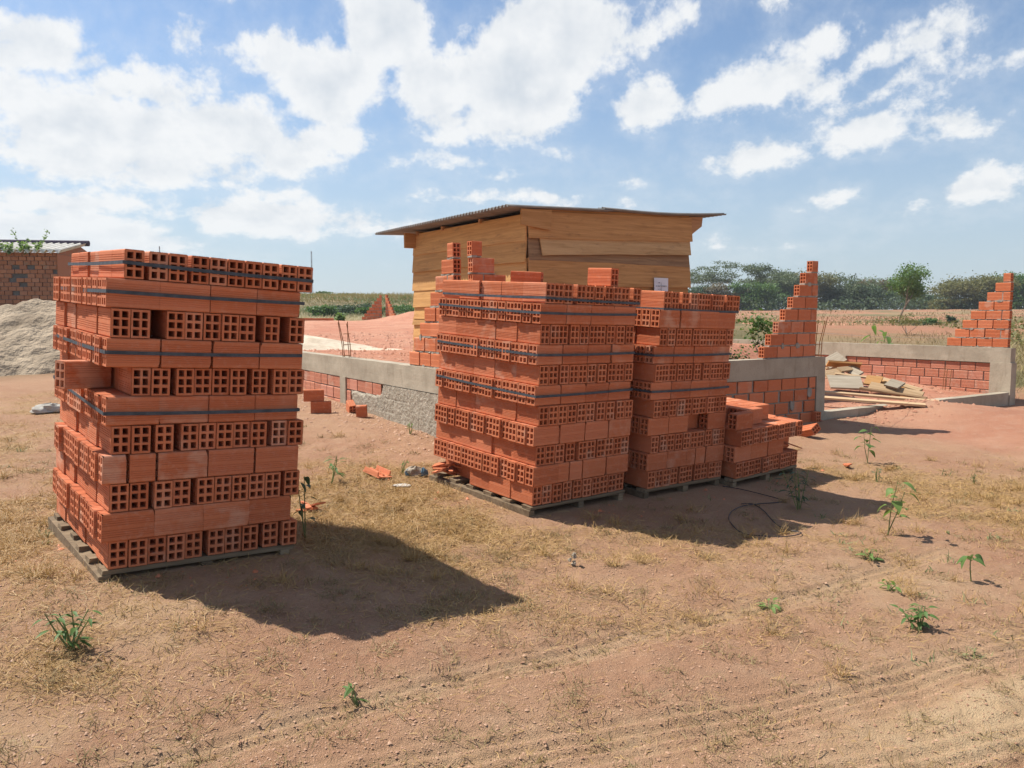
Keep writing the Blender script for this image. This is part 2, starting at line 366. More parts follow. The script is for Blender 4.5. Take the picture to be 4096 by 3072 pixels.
def tracks(x, y):
    """wheel ruts of the dirt road, running from the lower middle to the right"""
    s = 0
    for (x0, y0, x1, y1, w) in ((-.1, 2.35, 4.3, 4.2, .16), (.7, 2.2, 4.6, 3.55, .18), (.55, 3.4, 2.4, 4.6, .10), (2.2, 2.3, 5.5, 3.6, .2)):
        dx, dy = x1 - x0, y1 - y0; L = math.hypot(dx, dy); q = (-(x - x0) * dy + (y - y0) * dx) / L
        q = q + .03 * np.sin(x * 2.1 + y0 * 5)
        s = s + np.exp(-(q / w) ** 2) * np.sin(q * 95 + 1.3) * .35 - np.exp(-(q / w) ** 2)
    return s
def G(x, y, fine=True):
    x = np.asarray(x, float); y = np.asarray(y, float); d = np.hypot(x, y) + 1e-9
    k = np.minimum(1.0, 45.0 / d); z = tps(x * k, y * k)
    az = np.arctan2(x, y); left = 1 - sstep(-.02, .10, az)
    z = z + left * (3.35 * sstep(42, 125, d) - 2.5 * sstep(140, 260, d)) + (1 - left) * (1.6 * sstep(70, 150, d))
    w, lv = house_fill(x, y); z = z * (1 - w) + lv * w
    big = fbm(x * .9, y * .9, 3, 3) * .05 * sstep(1.0, 3.0, d)
    pal = np.ones_like(z)
    for (cx, cy) in ((-1.97, 4.45), (.12, 6.1), (1.03, 6.8), (1.9, 7.35)): pal = np.minimum(pal, sstep(.75, 1.15, np.hypot(x - cx, y - cy)))
    z = z + big * (0.25 + .75 * pal) * (1 - .5 * w)
    if fine:
        nearf = 1 - sstep(9, 16, d)
        rough = .35 + .65 * sstep(-.3, .2, fbm(x * .8 + 9, y * .8, 21, 3) * 3 - .6 * sstep(0, 3, x))
        z = z + nearf * (fbm(x * 5, y * 5, 8, 4) * .05 * rough + fbm(x * 24, y * 24, 13, 3) * .011) * (.4 + .6 * pal)
        z = z + nearf * tracks(x, y) * .026 * (1 - sstep(5.0, 6.0, d))
        z = z + (1 - nearf) * fbm(x * .6, y * .6, 17, 4) * .16 * sstep(14, 30, d)
        for (mx, my, mr, mh) in ((-4.3, 38.0, 2.6, .55), (-1.7, 38.5, 2.4, .45)):   # spoil heaps round the far corner walls
            z = z + mh * np.exp(-((x - mx) ** 2 + (y - my) ** 2) / (2 * (mr * .45) ** 2)) * (1 + .5 * fbm(x * 1.5, y * 1.5, 5, 3))
    return z
def g1(x, y): return float(G(np.array([x]), np.array([y]))[0])
def gp(u, v):
    """photo pixel -> point where that line of sight meets the ground"""
    d = ray(u, v); t = np.geomspace(1.5, 260, 4000); X = d.x * t / d.y; Y = t; Z = CAMH + d.z * t / d.y
    h = Z - G(X, Y, False); i = int(np.argmax(h < 0)); i = max(i, 1)
    a = h[i - 1] / (h[i - 1] - h[i] + 1e-12); tt = t[i - 1] + a * (t[i] - t[i - 1])
    x, y = d.x * tt / d.y, tt; return Vector((x, y, g1(x, y)))

def straw_mask(x, y):
    """0..1 cover of dry grass"""
    n = fbm(x * 1.1, y * 1.1, 31, 4) * 2.2 + .5; n2 = fbm(x * 4, y * 4, 37, 3) * 2 + .5
    m = 0.05 * np.ones_like(x)
    def blob(cx, cy, rx, ry, a): return a * np.exp(-(((x - cx) / rx) ** 2 + ((y - cy) / ry) ** 2))
    m = m + blob(-3.3, 4.6, 1.5, 1.8, 1.15) + blob(-.75, 5.1, .8, .95, 1.05) + blob(-1.0, 6.6, .9, 1.2, .55) + blob(-5, 8, 2.2, 3, .5)
    m = m + blob(1.2, 4.9, 1.4, .5, .35) + blob(4.3, 6.4, 2.2, 1.3, .8) + blob(1.0, 3.6, 1.6, .35, .28) + blob(3.6, 4.6, 1.3, .5, .42) + blob(-1.9, 3.1, 1.0, .5, .22)
    m = m + blob(.2, 2.6, 2.2, .5, .04)
    u, v = huv(x, y); m = np.where((u > 0) & (v > 0), 0, m)
    return np.clip(m * (.35 + .9 * n) * (.5 + n2), 0, 1)

def build_ground():
    a1 = np.linspace(-46, 46, 620); a0 = np.linspace(-180, -46, 60)[:-1]; a2 = np.linspace(46, 180, 60)[1:-1]
    ang = np.radians(np.concatenate([a0, a1, a2])); rr = np.concatenate([[.25, .6, 1.0], np.geomspace(1.5, 30, 560), np.geomspace(30.5, 900, 190)])
    A, Rr = np.meshgrid(ang, rr); X = Rr * np.sin(A); Y = Rr * np.cos(A); Z = G(X, Y)
    nr, na = X.shape; V = np.stack([X, Y, Z], -1).reshape(-1, 3)
    i, j = np.meshgrid(np.arange(nr - 1), np.arange(na), indexing='ij'); j2 = (j + 1) % na
    F = np.stack([i * na + j, i * na + j2, (i + 1) * na + j2, (i + 1) * na + j], -1).reshape(-1, 4)
    me = mesh_np('ground', V, F[:, ::-1])
    x, y = V[:, 0], V[:, 1]; d = np.hypot(x, y); u, v = huv(x, y); az = np.arctan2(x, y)
    w, _ = house_fill(x, y)
    n = fbm(x * .25, y * .25, 51, 4) * 2; nn = fbm(x * 1.2, y * 1.2, 53, 3) * 2
    redh = np.where(w > 0, 1.0, 0)
    redfar = sstep(13, 15, d) * (1 - sstep(36, 42, d + 8 * n)) * (az > -.32) * (az < .12)
    red_r = sstep(36, 40, d + 6 * n) * (1 - sstep(62, 70, d + 6 * n)) * sstep(.10, .16, az) * (1 - sstep(.42, .5, az + .1 * n))
    red_f = sstep(5.2, 6.5, x + .5 * nn + .35 * (y - 7)) * (y > 5) * (y < 14) * .6
    red = np.clip(np.maximum.reduce([redh, redfar, red_r * .95, red_f]), 0, 1)
    sand = sstep(.35, .8, (1 - sstep(.0, .55, np.abs((y - 2.35) * .92 - (x - .9) * .40))) * .9 + .35 * nn) * sstep(.4, 1.6, x) * (y < 4.2)
    sand = np.maximum(sand, np.clip(-tracks(x, y) * .55, 0, .7) * (d < 6) * sstep(-.35, .1, nn))
    sand = np.maximum(sand, .5 * sstep(.5, .9, nn + .25) * (d < 6))
    straw = np.where(d < 13, straw_mask(x, y), 0)
    far = np.maximum(sstep(40, 46, d + 6 * n), sstep(13, 16, d) * (1 - sstep(-.36, -.30, az))); far = np.maximum(far, sstep(14, 17, d) * sstep(.12, .16, az))
    far = far * (1 - red)
    col = np.stack([red, sand, straw, far], -1).astype(np.float32)
    at = me.color_attributes.new('cover', 'FLOAT_COLOR', 'POINT'); at.data.foreach_set('color', col.ravel())
    me.polygons.foreach_set('use_smooth', np.ones(len(me.polygons), dtype=bool))
    m, N, b = material('soil'); P = coords(N)
    at = N.new('ShaderNodeAttribute', attribute_name='cover'); sp = N.new('ShaderNodeSeparateColor'); N.l.new(at.outputs['Color'], sp.inputs[0])
    n1 = N.noise(P, .7, 6, .6); n2 = N.noise(P, 6, 6, .65); n3 = N.noise(P, 55, 5, .7); n4 = N.noise(P, 220, 3, .6)
    soil = N.mix(N.ramp(n1, .32, .68), (.375, .198, .115), (.44, .262, .155))
    soil = N.mix(N.math('MULTIPLY', N.ramp(n2, .45, .75), .6), soil, (.47, .30, .185))
    soil = N.mix(N.math('MULTIPLY', N.ramp(n3, .50, .72), .55), soil, (.25, .125, .078))
    soil = N.mix(N.math('MULTIPLY', N.ramp(n4, .52, .70), .45), soil, (.54, .365, .245))
    sand_c = N.mix(N.ramp(n2, .3, .7), (.52, .355, .195), (.60, .44, .26))
    soil = N.mix(N.math('MULTIPLY', sp.outputs[1], .8), soil, sand_c)
    straw = N.mix(N.ramp(n3, .3, .7), (.34, .20, .088), (.46, .295, .14))
    soil = N.mix(N.math('MULTIPLY', N.ramp(sp.outputs[2], .15, .8), .75), soil, straw)
    redc = N.mix(N.ramp(n1, .3, .7), (.46, .19, .115), (.54, .275, .175)); redc = N.mix(N.math('MULTIPLY', N.ramp(n2, .45, .75), .5), redc, (.52, .33, .235))
    redc = N.mix(N.math('MULTIPLY', N.ramp(N.noise(P, 2.2, 7, .7), .50, .68), .55), redc, (.36, .15, .09)); redc = N.mix(N.math('MULTIPLY', N.ramp(n3, .52, .75), .4), redc, (.34, .13, .085))
    soil = N.mix(sp.outputs[0], soil, redc)
    fn = N.noise(P, .13, 6, .62); fn2 = N.noise(P, .6, 5, .6)
    field = N.mix(N.ramp(fn, .40, .60), (.13, .115, .05), (.26, .19, .10)); field = N.mix(N.math('MULTIPLY', N.ramp(fn2, .5, .7), .6), field, (.22, .155, .085))
    sxp = N.new('ShaderNodeSeparateXYZ'); N.l.new(P, sxp.inputs[0])
    field = N.mix(N.math('MULTIPLY', N.ramp(sxp.outputs[0], 4.0, 12.0), N.ramp(N.noise(P, .09, 5, .6), .42, .55, 0, .8)), field, (.38, .175, .105))
    soil = N.mix(at.outputs['Alpha'], soil, field)
    N.l.new(soil, b.inputs['Base Color']); b.inputs['Roughness'].default_value = .95
    bump(N, b, N.math('ADD', N.math('MULTIPLY', n3, .9), N.math('MULTIPLY', n4, .6)), 1.0, .014)
    me.materials.append(m)
    o = link('ground', me); o['kind'] = 'structure'; return o
build_ground()

# ------------------------------------------------------------------ bricks: hollow clay blocks with six holes
BL, BW, BH = .238, .088, .138
_bc = {}
def brick_mesh(L=BL, var=0, mat=None, lod=0):
    mat = mat or BRICK; key = (round(L, 3), var, mat.name, lod)
    if key in _bc: return _bc[key]
    rs = random.Random(hash((round(L * 1000), var)) & 0xffff); mb = MB(); h = L / 2; w, t = BW / 2, BH / 2
    if lod == 2:
        mb.box((-h, -w, -t), (h, w, t)); _bc[key] = mb.mesh('brick', mat); return _bc[key]
    c = .0055; ins = .0016
    prof = []                                              # closed cross-section in (y, z)
    def side(p0, p1, nrm, groups):
        (y0, z0), (y1, z1) = p0, p1
        prof.append(p0)
        for (a, b) in groups:
            q = lambda s, d: (y0 + (y1 - y0) * s - nrm[0] * d, z0 + (z1 - z0) * s - nrm[1] * d)
            prof.extend([q(a, 0), q(a + .006, .0026), q(b - .006, .0026), q(b, 0)])
        prof.append(p1)
    big = [(.13 + k * .085, .13 + k * .085 + .036) for k in range(4)] + [(.58 + k * .085, .58 + k * .085 + .036) for k in range(4)]
    sm = [(.2, .25), (.32, .37), (.63, .68), (.75, .80)]
    if lod == 1: big = [(.30, .36), (.62, .68)]; sm = []
    side((w, -t + c), (w, t - c), (1, 0), big); side((w - c, t), (-w + c, t), (0, 1), sm)
    side((-w, t - c), (-w, -t + c), (-1, 0), big); side((-w + c, -t), (w - c, -t), (0, -1), sm)
    n = len(prof); o = 0
    V = [(-h, y, z) for y, z in prof] + [(h, y, z) for y, z in prof]
    if var and lod == 0:                                   # chipped arris
        for sg in (-1, 1):
            ky, kz = rs.choice((-1, 1)), rs.choice((-1, 1)); dep = rs.uniform(.0, .012) if rs.random() < .7 else 0
            V = [(x - sg * dep * max(0, 1 - math.hypot(y - ky * w, z - kz * t) / .028) if x * sg > 0 else x, y, z) for x, y, z in V]
    F = [(k, (k + 1) % n, n + (k + 1) % n, n + k) for k in range(n)]
    mb.add(V, [f[::-1] for f in F])
    e = .0115; hw = (BW - 3 * e) / 2; hh = (BH - 4 * e) / 3
    jj = lambda: rs.uniform(-.0022, .0022)
    ys = [(-w + e + jj(), -w + e + hw + jj() * .5), (w - e - hw + jj() * .5, w - e + jj())]; zs = [(-t + e + k * (hh + e) + jj(), -t + e + k * (hh + e) + hh + jj()) for k in range(3)]
    iw, it = w - ins, t - ins
    for sgn in (-1, 1):
        x = sgn * h
        def quad(ya, yb, za, zb):
            q = [(x, ya, za), (x, yb, za), (x, yb, zb), (x, ya, zb)]; mb.add(q if sgn > 0 else q[::-1], [(0, 1, 2, 3)])
        quad(-iw, ys[0][0], -it, it); quad(ys[0][1], ys[1][0], -it, it); quad(ys[1][1], iw, -it, it)
        for (ya, yb) in ys:
            zc = -it
            for (za, zb) in zs: quad(ya, yb, zc, za); zc = zb
            quad(ya, yb, zc, it)
    for (ya, yb) in ys:
        for (za, zb) in zs:
            j = [rs.uniform(-.0012, .0012) for _ in range(4)]
            Vh = []
            for x in (-h, h): Vh += [(x, ya, za), (x, yb, za), (x, yb, zb), (x, ya, zb)]
            mb.add(Vh, [(0, 1, 5, 4), (1, 2, 6, 5), (2, 3, 7, 6), (3, 0, 4, 7)])
    _bc[key] = mb.mesh('brick', mat); return _bc[key]
def put_brick(parent, loc, axis='x', L=BL, mat=None, jr=.8, tilt=0.0, lod=0, name='brick'):
    """loc = centre, in the parent's frame; axis = direction of its length; bricks lie on their long edge"""
    rz = (0 if axis == 'x' else R(90)) + R(random.uniform(-jr, jr)) + (R(180) if random.random() < .5 else 0)
    return link(name, brick_mesh(L, random.randrange(7), mat, lod), parent, TRS(loc, rz, rx=tilt + R(random.uniform(-.25, .25))))

# ------------------------------------------------------------------ pallets of bricks
SW, SD, PH = .96, 1.19, .088
def frame(t, yaw, tx, ty):
    return Matrix.Translation(t) @ Matrix.Rotation(R(tx), 4, 'X') @ Matrix.Rotation(R(ty), 4, 'Y') @ Matrix.Rotation(R(yaw), 4, 'Z')
def pallet(M, label):
    p = thing('wooden_pallet', label, 'pallet', M @ Matrix.Translation((0, 0, -PH)), 'pallets under the brick stacks')
    for k in range(3):
        u = (-.034, SW / 2 - .03, SW - .085)[k]
        MB().box((u, -.004, -.03), (u + .055, SD + .03, PH - .026), jit=.004).obj('stringer', PALLETWOOD, p)
    for k in range(6):
        v = .0 + k * (SD - .085) / 5
        MB().box((-.022 + random.uniform(-.01, .012), v - .002 + random.uniform(-.004, .006), PH - .0255), (SW - .005 + random.uniform(-.01, .01), v + .088, PH - .002), jit=.003).obj('deck_board', PALLETWOOD, p)
    return p
def stack(label, M, courses, seed, straps, edits={}, back=True):
    """courses bottom to top: 'E' shows ends on the front, 'S' shows sides"""
    random.seed(seed)
    s = thing('brick_stack', label, 'brick stack', M, 'strapped stacks of hollow bricks on pallets')
    core = MB(); lastE = None
    for k, c in enumerate(courses):
        z = k * .1402 + BH / 2 + .001; ed = edits.get(k, {})
        du, dv = ed.get('off', (random.uniform(-.008, .008) + (-.022 if c == 'S' else .006), random.uniform(-.008, .008)))
        skip = ed.get('skip', set())
        if c == 'E':
            n = ed.get('n', 10); gaps = [0] * n
            slack = max(0, SW - n * (BW + .0015))
            for g in random.sample(range(1, n), min(3, n - 1)): gaps[g] = slack / 3 * random.uniform(.5, 1.4)
            u = du
            for i in range(n):
                u += gaps[i]
                if ('f', i) not in skip: put_brick(s, (u + BW / 2, dv + BL / 2 + random.uniform(-.009, .009), z), 'y', jr=.7)
                u += BW + .0015
            for j in range(1, 5):
                if ('l', j) not in skip: put_brick(s, (du + BW / 2 + random.uniform(-.012, .008), dv + BL * (j + .5) + j * .0025, z), 'y', jr=1.1)
        else:
            u = du
            for i in range(4):
                g = ed.get('cut', {}).get(i)
                if ('f', i) in skip: u += BL + .003; continue
                if g:
                    for part, LL in enumerate((.105, .118)): put_brick(s, (u + LL / 2, dv + BW / 2, z), 'x', L=LL, jr=1.5); u += LL + .014
                else:
                    put_brick(s, (u + BL / 2, dv + BW / 2 + random.uniform(-.006, .006), z), 'x', jr=.5); u += BL + random.choice((.001, .003, .006, .012))
            n = 12; v = dv + BW + .002; slack = SD - BW - n * (BW + .001)
            for j in range(n):
                v += max(0, slack / n * random.uniform(0, 2))
                if v + BW > SD + dv + .012: break
                if ('l', j) not in skip: put_brick(s, (du + BL / 2 + random.uniform(-.014, .006), v + BW / 2, z), 'x', jr=.8)
                v += BW + .001
        # the inside and the far sides, never seen apart one by one
        x0 = .10 if c == 'E' else .25; y0 = .26 if c == 'E' else .11
        nx, ny = (9, 4) if c == 'E' else (3, 12)
        if ed.get('nocore'): continue
        for a in range(nx):
            for bq in range(ny):
                ax = x0 + a * (SW - x0) / nx; ay = y0 + bq * (SD - y0) / ny
                core.box((ax + .001, ay + .001, z - BH / 2), (ax + (SW - x0) / nx - .001, ay + (SD - y0) / ny - .001, z + BH / 2))
    if core.v:
        o = core.obj('inner_bricks', BRICK, s); o['kind'] = 'stuff'
    for (k, zz, da, db) in straps:
        off = .006; z0 = k * .1402 + BH * zz; hw = .0085
        P = [(-off - .026, -off - .006), (SW - .012, -off - .006), (SW - .012, SD - .02), (-off - .026, SD - .02)]
        if courses[k] == 'E': o_ = edits.get(k, {}).get('off', (.006, 0))[0]; P = [(o_ - off - .006, -off - .009), (SW + off + o_ - .02, -off - .009), (SW + off + o_ - .02, SD + off), (o_ - off - .006, SD - .01)]
        zs = [z0, z0 + da, z0 + da, z0 + db]; V = []; F = []; n = 4; pts = []
        for i in range(4):
            for s_ in range(6):
                f = s_ / 6; a, b = P[i], P[(i + 1) % 4]
                pts.append((a[0] + (b[0] - a[0]) * f, a[1] + (b[1] - a[1]) * f, zs[i] + (zs[(i + 1) % 4] - zs[i]) * f - .004 * math.sin(math.pi * f)))
        n = len(pts); cx, cy = SW / 2, SD / 2
        for th in (0, .0016):
            for (px, py, pz) in pts:
                dx = th if px > cx else -th; dy = th if py > cy else -th
                V += [(px + dx, py + dy, pz - hw), (px + dx, py + dy, pz + hw)]
        m2 = 2 * n
        for i in range(n):
            a, b = 2 * i, 2 * ((i + 1) % n)
            F += [(m2 + a, m2 + b, m2 + b + 1, m2 + a + 1), (b, a, a + 1, b + 1), (a, b, m2 + b, m2 + a), (a + 1, m2 + a + 1, m2 + b + 1, b + 1)]
        MB().add(V, F).obj('strap', STRAP, s)
    return s
ML = frame((-1.952, 3.68, .208), 40.12, -.12, 3.9)
MM = frame((.141, 5.331, .113), 40.0, 1.57, 2.66)
MN = frame((1.05, 6.024, .079), 39.0, 1.51, 2.87)
MO = frame((1.905, 6.593, .04), 38.5, 3.2, 1.48)
ALT = 'ESESESESESE'
pallet(ML, 'weathered pallet under the nearest brick stack on the left')
stack('tall strapped brick stack on the left with one brick jutting out', ML, ALT, 11,
      [(10, .55, -.012, .0), (9, .55, .004, .0), (7, .52, .004, .012), (5, .45, -.004, .055)],
      {10: {'off': (.046, .0)}, 6: {'off': (.004, .012), 'skip': {('f', 0), ('l', 1)}}, 3: {'cut': {0: 1}}, 8: {'off': (-.01, .0), 'n': 9}, 1: {'off': (-.03, -.012)}, 3: {'cut': {0: 1}, 'off': (-.03, -.01)}})
pallet(MM, 'weathered pallet under the middle brick stack in front of the shed')
stack('tall strapped brick stack in front of the shed, its sunlit side full view', MM, ALT, 12,
      [(10, .28, -.012, -.004), (9, .55, .006, .012), (7, .52, .004, .008), (5, .5, .010, .02)],
      {10: {'off': (.022, .0)}, 0: {'off': (.0, .0), 'skip': {('l', 4), ('l', 3)}}, 1: {'cut': {1: 1}}})
pallet(MN, 'pallet under the brick stack wedged right of the middle one')
stack('strapped brick stack standing right behind the middle stack, with missing bricks', MN, ALT, 13,
      [(10, .03, .0, .0), (7, .5, .004, .0), (5, .5, .006, .0)],
      {10: {'off': (.045, .0)}, 3: {'skip': {('f', 2)}}, 1: {'cut': {2: 1}}, 9: {'off': (-.012, -.02)}})
pallet(MO, 'pallet under the low half-used brick stack')
random.seed(14)
so_ = stack('low half-used brick stack right of the strapped stacks', MO, 'ESE', 14, [],
      {0: {'off': (.0, .0)}, 1: {'skip': {('f', 3)}, 'off': (-.03, .0)}, 2: {'off': (.005, -.02)}})
z4 = 3 * .1402 + BH / 2 + .001
put_brick(so_, (.09, .05, z4), 'x', jr=1.5)
for i in range(10):
    for j in range(3):
        if i == 0 and j == 0: continue
        put_brick(so_, (-.005 + BL / 2 + j * .2415 + random.uniform(-.006, .006), .235 + i * .091, z4), 'x', jr=1.0, lod=0 if i < 3 else 1)
put_brick(so_, (.36, .14, z4), 'x', jr=1.0)
# whole top layer of the low stack is in view: lay it brick by brick
for j in range(1, 5):
    for i in range(1, 10): put_brick(so_, (.055 + i * .0915, BL * (j + .5) - .018, 2 * .1402 + BH / 2 + .0025), 'y', jr=.6, lod=1)

# brick jutting out of the left stack, at the height of its missing corner brick
jb = link('loose_brick', brick_mesh(BL, 1), None, ML @ TRS((-.042, .366, 6 * .1402 + BH / 2 + .003), R(20)))
tag(jb, 'brick jutting crosswise out of the corner of the left stack', 'brick')

# ------------------------------------------------------------------ the house being built: walls, ring beam, stepped corner walls
MH = Matrix.Translation((HC[0], HC[1], 0)) @ Matrix.Rotation(HY, 4, 'Z')      # frame: x along U, y along V
BT = .16                                                                       # beam thickness
def rough_box(mb, a, b, nx, nz, amp, axis='x', seed=0):
    """box whose big faces are slightly uneven; axis = long horizontal direction"""
    (x0, y0, z0), (x1, y1, z1) = a, b
    L = (x1 - x0) if axis == 'x' else (y1 - y0)
    s = np.linspace(0, 1, nx + 1); t = np.linspace(0, 1, nz + 1); S, T = np.meshgrid(s, t, indexing='ij')
    for side in (0, 1):
        nse = (fbm(S * L * 3 + 7 * side, T * 3, seed, 4)) * amp
        top = fbm(S * L * 4, np.zeros_like(S), seed + 9, 3) * amp * 1.2 * (T > .99)
        if axis == 'x': X = x0 + S * (x1 - x0); Y = (y0 if side == 0 else y1) + nse; 
        else: Y = y0 + S * (y1 - y0); X = (x0 if side == 0 else x1) + nse
        Z = z0 + T * (z1 - z0) + top
        o = len(mb.v); mb.v += [tuple(p) for p in np.stack([X, Y, Z], -1).reshape(-1, 3)]
        flip = (side == 0) == (axis == 'x')
        for i in range(nx):
            for j in range(nz):
                q = (o + i * (nz + 1) + j, o + (i + 1) * (nz + 1) + j, o + (i + 1) * (nz + 1) + j + 1, o + i * (nz + 1) + j + 1)
                mb.f.append(q if flip else q[::-1])
    na = (nx + 1) * (nz + 1); o = len(mb.v) - 2 * na
    for i in range(nx):                                    # top and bottom
        a0, a1 = o + i * (nz + 1) + nz, o + (i + 1) * (nz + 1) + nz; mb.f.append((a0, a1, a1 + na, a0 + na))
        a0, a1 = o + i * (nz + 1), o + (i + 1) * (nz + 1); mb.f.append((a1, a0, a0 + na, a1 + na))
    for j in range(nz):
        a0, a1 = o + j, o + j + 1; mb.f.append((a0, a1, a1 + na, a0 + na))
        a0, a1 = o + nx * (nz + 1) + j, o + nx * (nz + 1) + j + 1; mb.f.append((a1, a0, a0 + na, a1 + na))
    return mb
def brick_rows(parent, along, s0, s1, zt, zb, face, mat, seed, jl=.012, lod=0, skipf=None):
    """rows of laid bricks under a beam; along 'x' or 'y', face = coordinate of the wall face seen"""
    random.seed(seed); z = zt; r = 0
    while z - BH > zb - .14:
        s = s0 - (random.uniform(.05, .2) if r % 2 else 0.0) * 1.0
        while s < s1 - .03:
            L = BL if random.random() < .85 else random.choice((.16, .2, .22))
            a, b = max(s, s0), min(s + L, s1)
            if b - a > .05 and not (skipf and skipf((a + b) / 2, z - BH / 2)):
                d = random.uniform(-.004, .004)
                c = ((a + b) / 2, face + d, z - BH / 2 + random.uniform(-.003, .003)) if along == 'x' else (face + d, (a + b) / 2, z - BH / 2 + random.uniform(-.003, .003))
                o = link('brick', brick_mesh(round(b - a, 2), 0, mat, lod), parent, TRS(c, (0 if along == 'x' else R(90)) + R(random.uniform(-.7, .7))))
            s += L + random.uniform(.010, .010 + 2.2 * jl)
        z -= BH + random.uniform(.012, .020); r += 1
def stepped(label, M, along, start, sgn, mat, holes_seed, n0=4.0, courses=8, lod=0, group=None, zbase=ZB):
    """courses of bricks, each half a brick shorter; start = the plumb end, sgn = direction in which it steps down"""
    random.seed(holes_seed)
    t = thing('stepped_brick_wall', label, 'brick wall', M, group)
    mo = MB(); pitch = .155
    for k in range(courses):
        length = (n0 - .5 * k); z = zbase + .012 + k * pitch
        pieces = []; rem = length
        if k % 2 == 1: pieces.append(.5); rem -= .5
        while rem > .01: pieces.append(1.0 if rem >= .99 else rem); rem -= 1
        s = random.uniform(-.006, .006)
        for p in pieces:
            L = BL if p > .9 else .112
            c = start + sgn * (s + L / 2)
            loc = (c, BW / 2 + random.uniform(-.004, .004), z + BH / 2) if along == 'x' else (BW / 2 + random.uniform(-.004, .004), c, z + BH / 2)
            link('brick', brick_mesh(L, random.randrange(3), mat, lod), t, TRS(loc, (0 if along == 'x' else R(90)) + R(random.uniform(-.8, .8)), rx=R(random.uniform(-.5, .5))))
            g = random.uniform(.012, .018); a, b = start + sgn * (s + L - .004), start + sgn * (s + L + g + .004); a, b = min(a, b), max(a, b)
            if p is not pieces[-1]:
                if along == 'x': mo.box((a, .007, z + .002), (b, BW - .007, z + BH - .004), jit=.003)
                else: mo.box((.007, a, z + .002), (BW - .007, b, z + BH - .004), jit=.003)
            s += L + g
        a, b = start, start + sgn * (s - g + random.uniform(-.01, .02)); a, b = min(a, b), max(a, b)
        nseg = max(2, int((b - a) / .06))
        for q in range(nseg):                              # bed joint, a little uneven along its length
            x0, x1 = a + (b - a) * q / nseg - .002, a + (b - a) * (q + 1) / nseg + .002; e = random.uniform(-.003, .006) + (random.uniform(0, .009) if random.random() < .2 else 0)
            if along == 'x': mo.box((x0, .006 - e, z - .0155), (x1, BW - .006 + e, z + .001), jit=.004)
            else: mo.box((.006 - e, x0, z - .0155), (BW - .006 + e, x1, z + .001), jit=.004)
        for q in range(int(length * 1.2)):                 # smears of mortar left on the face
            if random.random() < .14:
                sx = random.uniform(a, b); w = random.uniform(.02, .05); hgt = random.uniform(.015, .045)
                pts = [(sx + w * math.cos(2 * math.pi * i / 9) * random.uniform(.6, 1.1), z - .01 + hgt * math.sin(2 * math.pi * i / 9) * random.uniform(.6, 1.1)) for i in range(9)]
                F = [tuple(range(9)), tuple(range(9, 18))[::-1]] + [(i + 9, (i + 1) % 9 + 9, (i + 1) % 9, i) for i in range(9)]
                V = [((p[0], -.0065, p[1]) if along == 'x' else (-.0065, p[0], p[1])) for p in pts] + [((p[0], .01, p[1]) if along == 'x' else (.01, p[0], p[1])) for p in pts]
                mo.add(V, F)
    mo.obj('mortar', MORTAR, t); return t

# --- left wall (sunlit): beam, column, bricks at the far end, scratch coat at the near end
BMH = .25
lw = thing('foundation_wall', 'sunlit low wall left of the shed, half coated with rough mortar', 'wall', MH)
rough_box(MB(), (0, BT, ZB - BMH), (BT, 8.5, ZB), 170, 5, .008, 'y', 1).obj('ring_beam', CONCRETE, lw)
MB().box((-.006, HL - .02, -.4), (BT - .02, HL + .17, ZB - BMH + .004), jit=.004).obj('column', CONCRETE, lw)
MB().box((.022, BT, -.4), (.085, 8.4, ZB - BMH - .003)).obj('mortar_bed', MORTAR, lw)
def coated(s, z): return s < HL - .16 and not (z > ZB - BMH - .15 and s > HL - 1.25)
brick_rows(lw, 'y', HL + .19, 6.4, ZB - BMH - .008, .1, BW / 2 + .006, BRICK_PALE, 21, .006)
brick_rows(lw, 'y', .2, HL - .03, ZB - BMH - .008, .1, BW / 2 + .006, BRICK_PALE, 22, .006, skipf=coated)
def scratch_coat():
    ns, nz = 330, 80; s = np.linspace(.0, HL - .10, ns); z = np.linspace(-.1, ZB - BMH - .006, nz); S, Z = np.meshgrid(s, z, indexing='ij')
    d = .009 + fbm(S * 30, Z * 38, 3, 4) * .012 + fbm(S * 70, Z * 80, 5, 2) * .012
    row = (ZB - BMH - Z) / .155; rf = row - np.floor(row); off = (np.floor(row) % 2) * .12
    cf = ((S + off) / .252) % 1.0; joint = np.minimum(np.minimum(rf, 1 - rf) * .155, np.minimum(cf, 1 - cf) * .252)
    wob = vnoise(S * 4, Z * 5, 7)
    d = d - .007 * np.exp(-(joint / .004) ** 2) * (wob > .62)
    edge = sstep(0, .10, (HL - .16 - S) + fbm(S * 5, Z * 6, 9, 3) * .12)
    topedge = sstep(-.03, .02, (ZB - BMH - .16 - Z) + sstep(HL - 1.5, HL - .9, S) * -.0 + (1 - sstep(HL - 1.45, HL - 1.05, S)) * .3 + fbm(S * 9, Z * 9, 10, 3) * .10)
    d = d * edge * topedge - .022 * (1 - edge * topedge)
    V = np.stack([-d, S, Z], -1).reshape(-1, 3)
    i, j = np.meshgrid(np.arange(ns - 1), np.arange(nz - 1), indexing='ij'); F = np.stack([i * nz + j, i * nz + j + 1, (i + 1) * nz + j + 1, (i + 1) * nz + j], -1).reshape(-1, 4)
    me = mesh_np('scratch_coat', V, F); me.materials.append(PLASTER); return link('scratch_coat', me, lw)
scratch_coat()
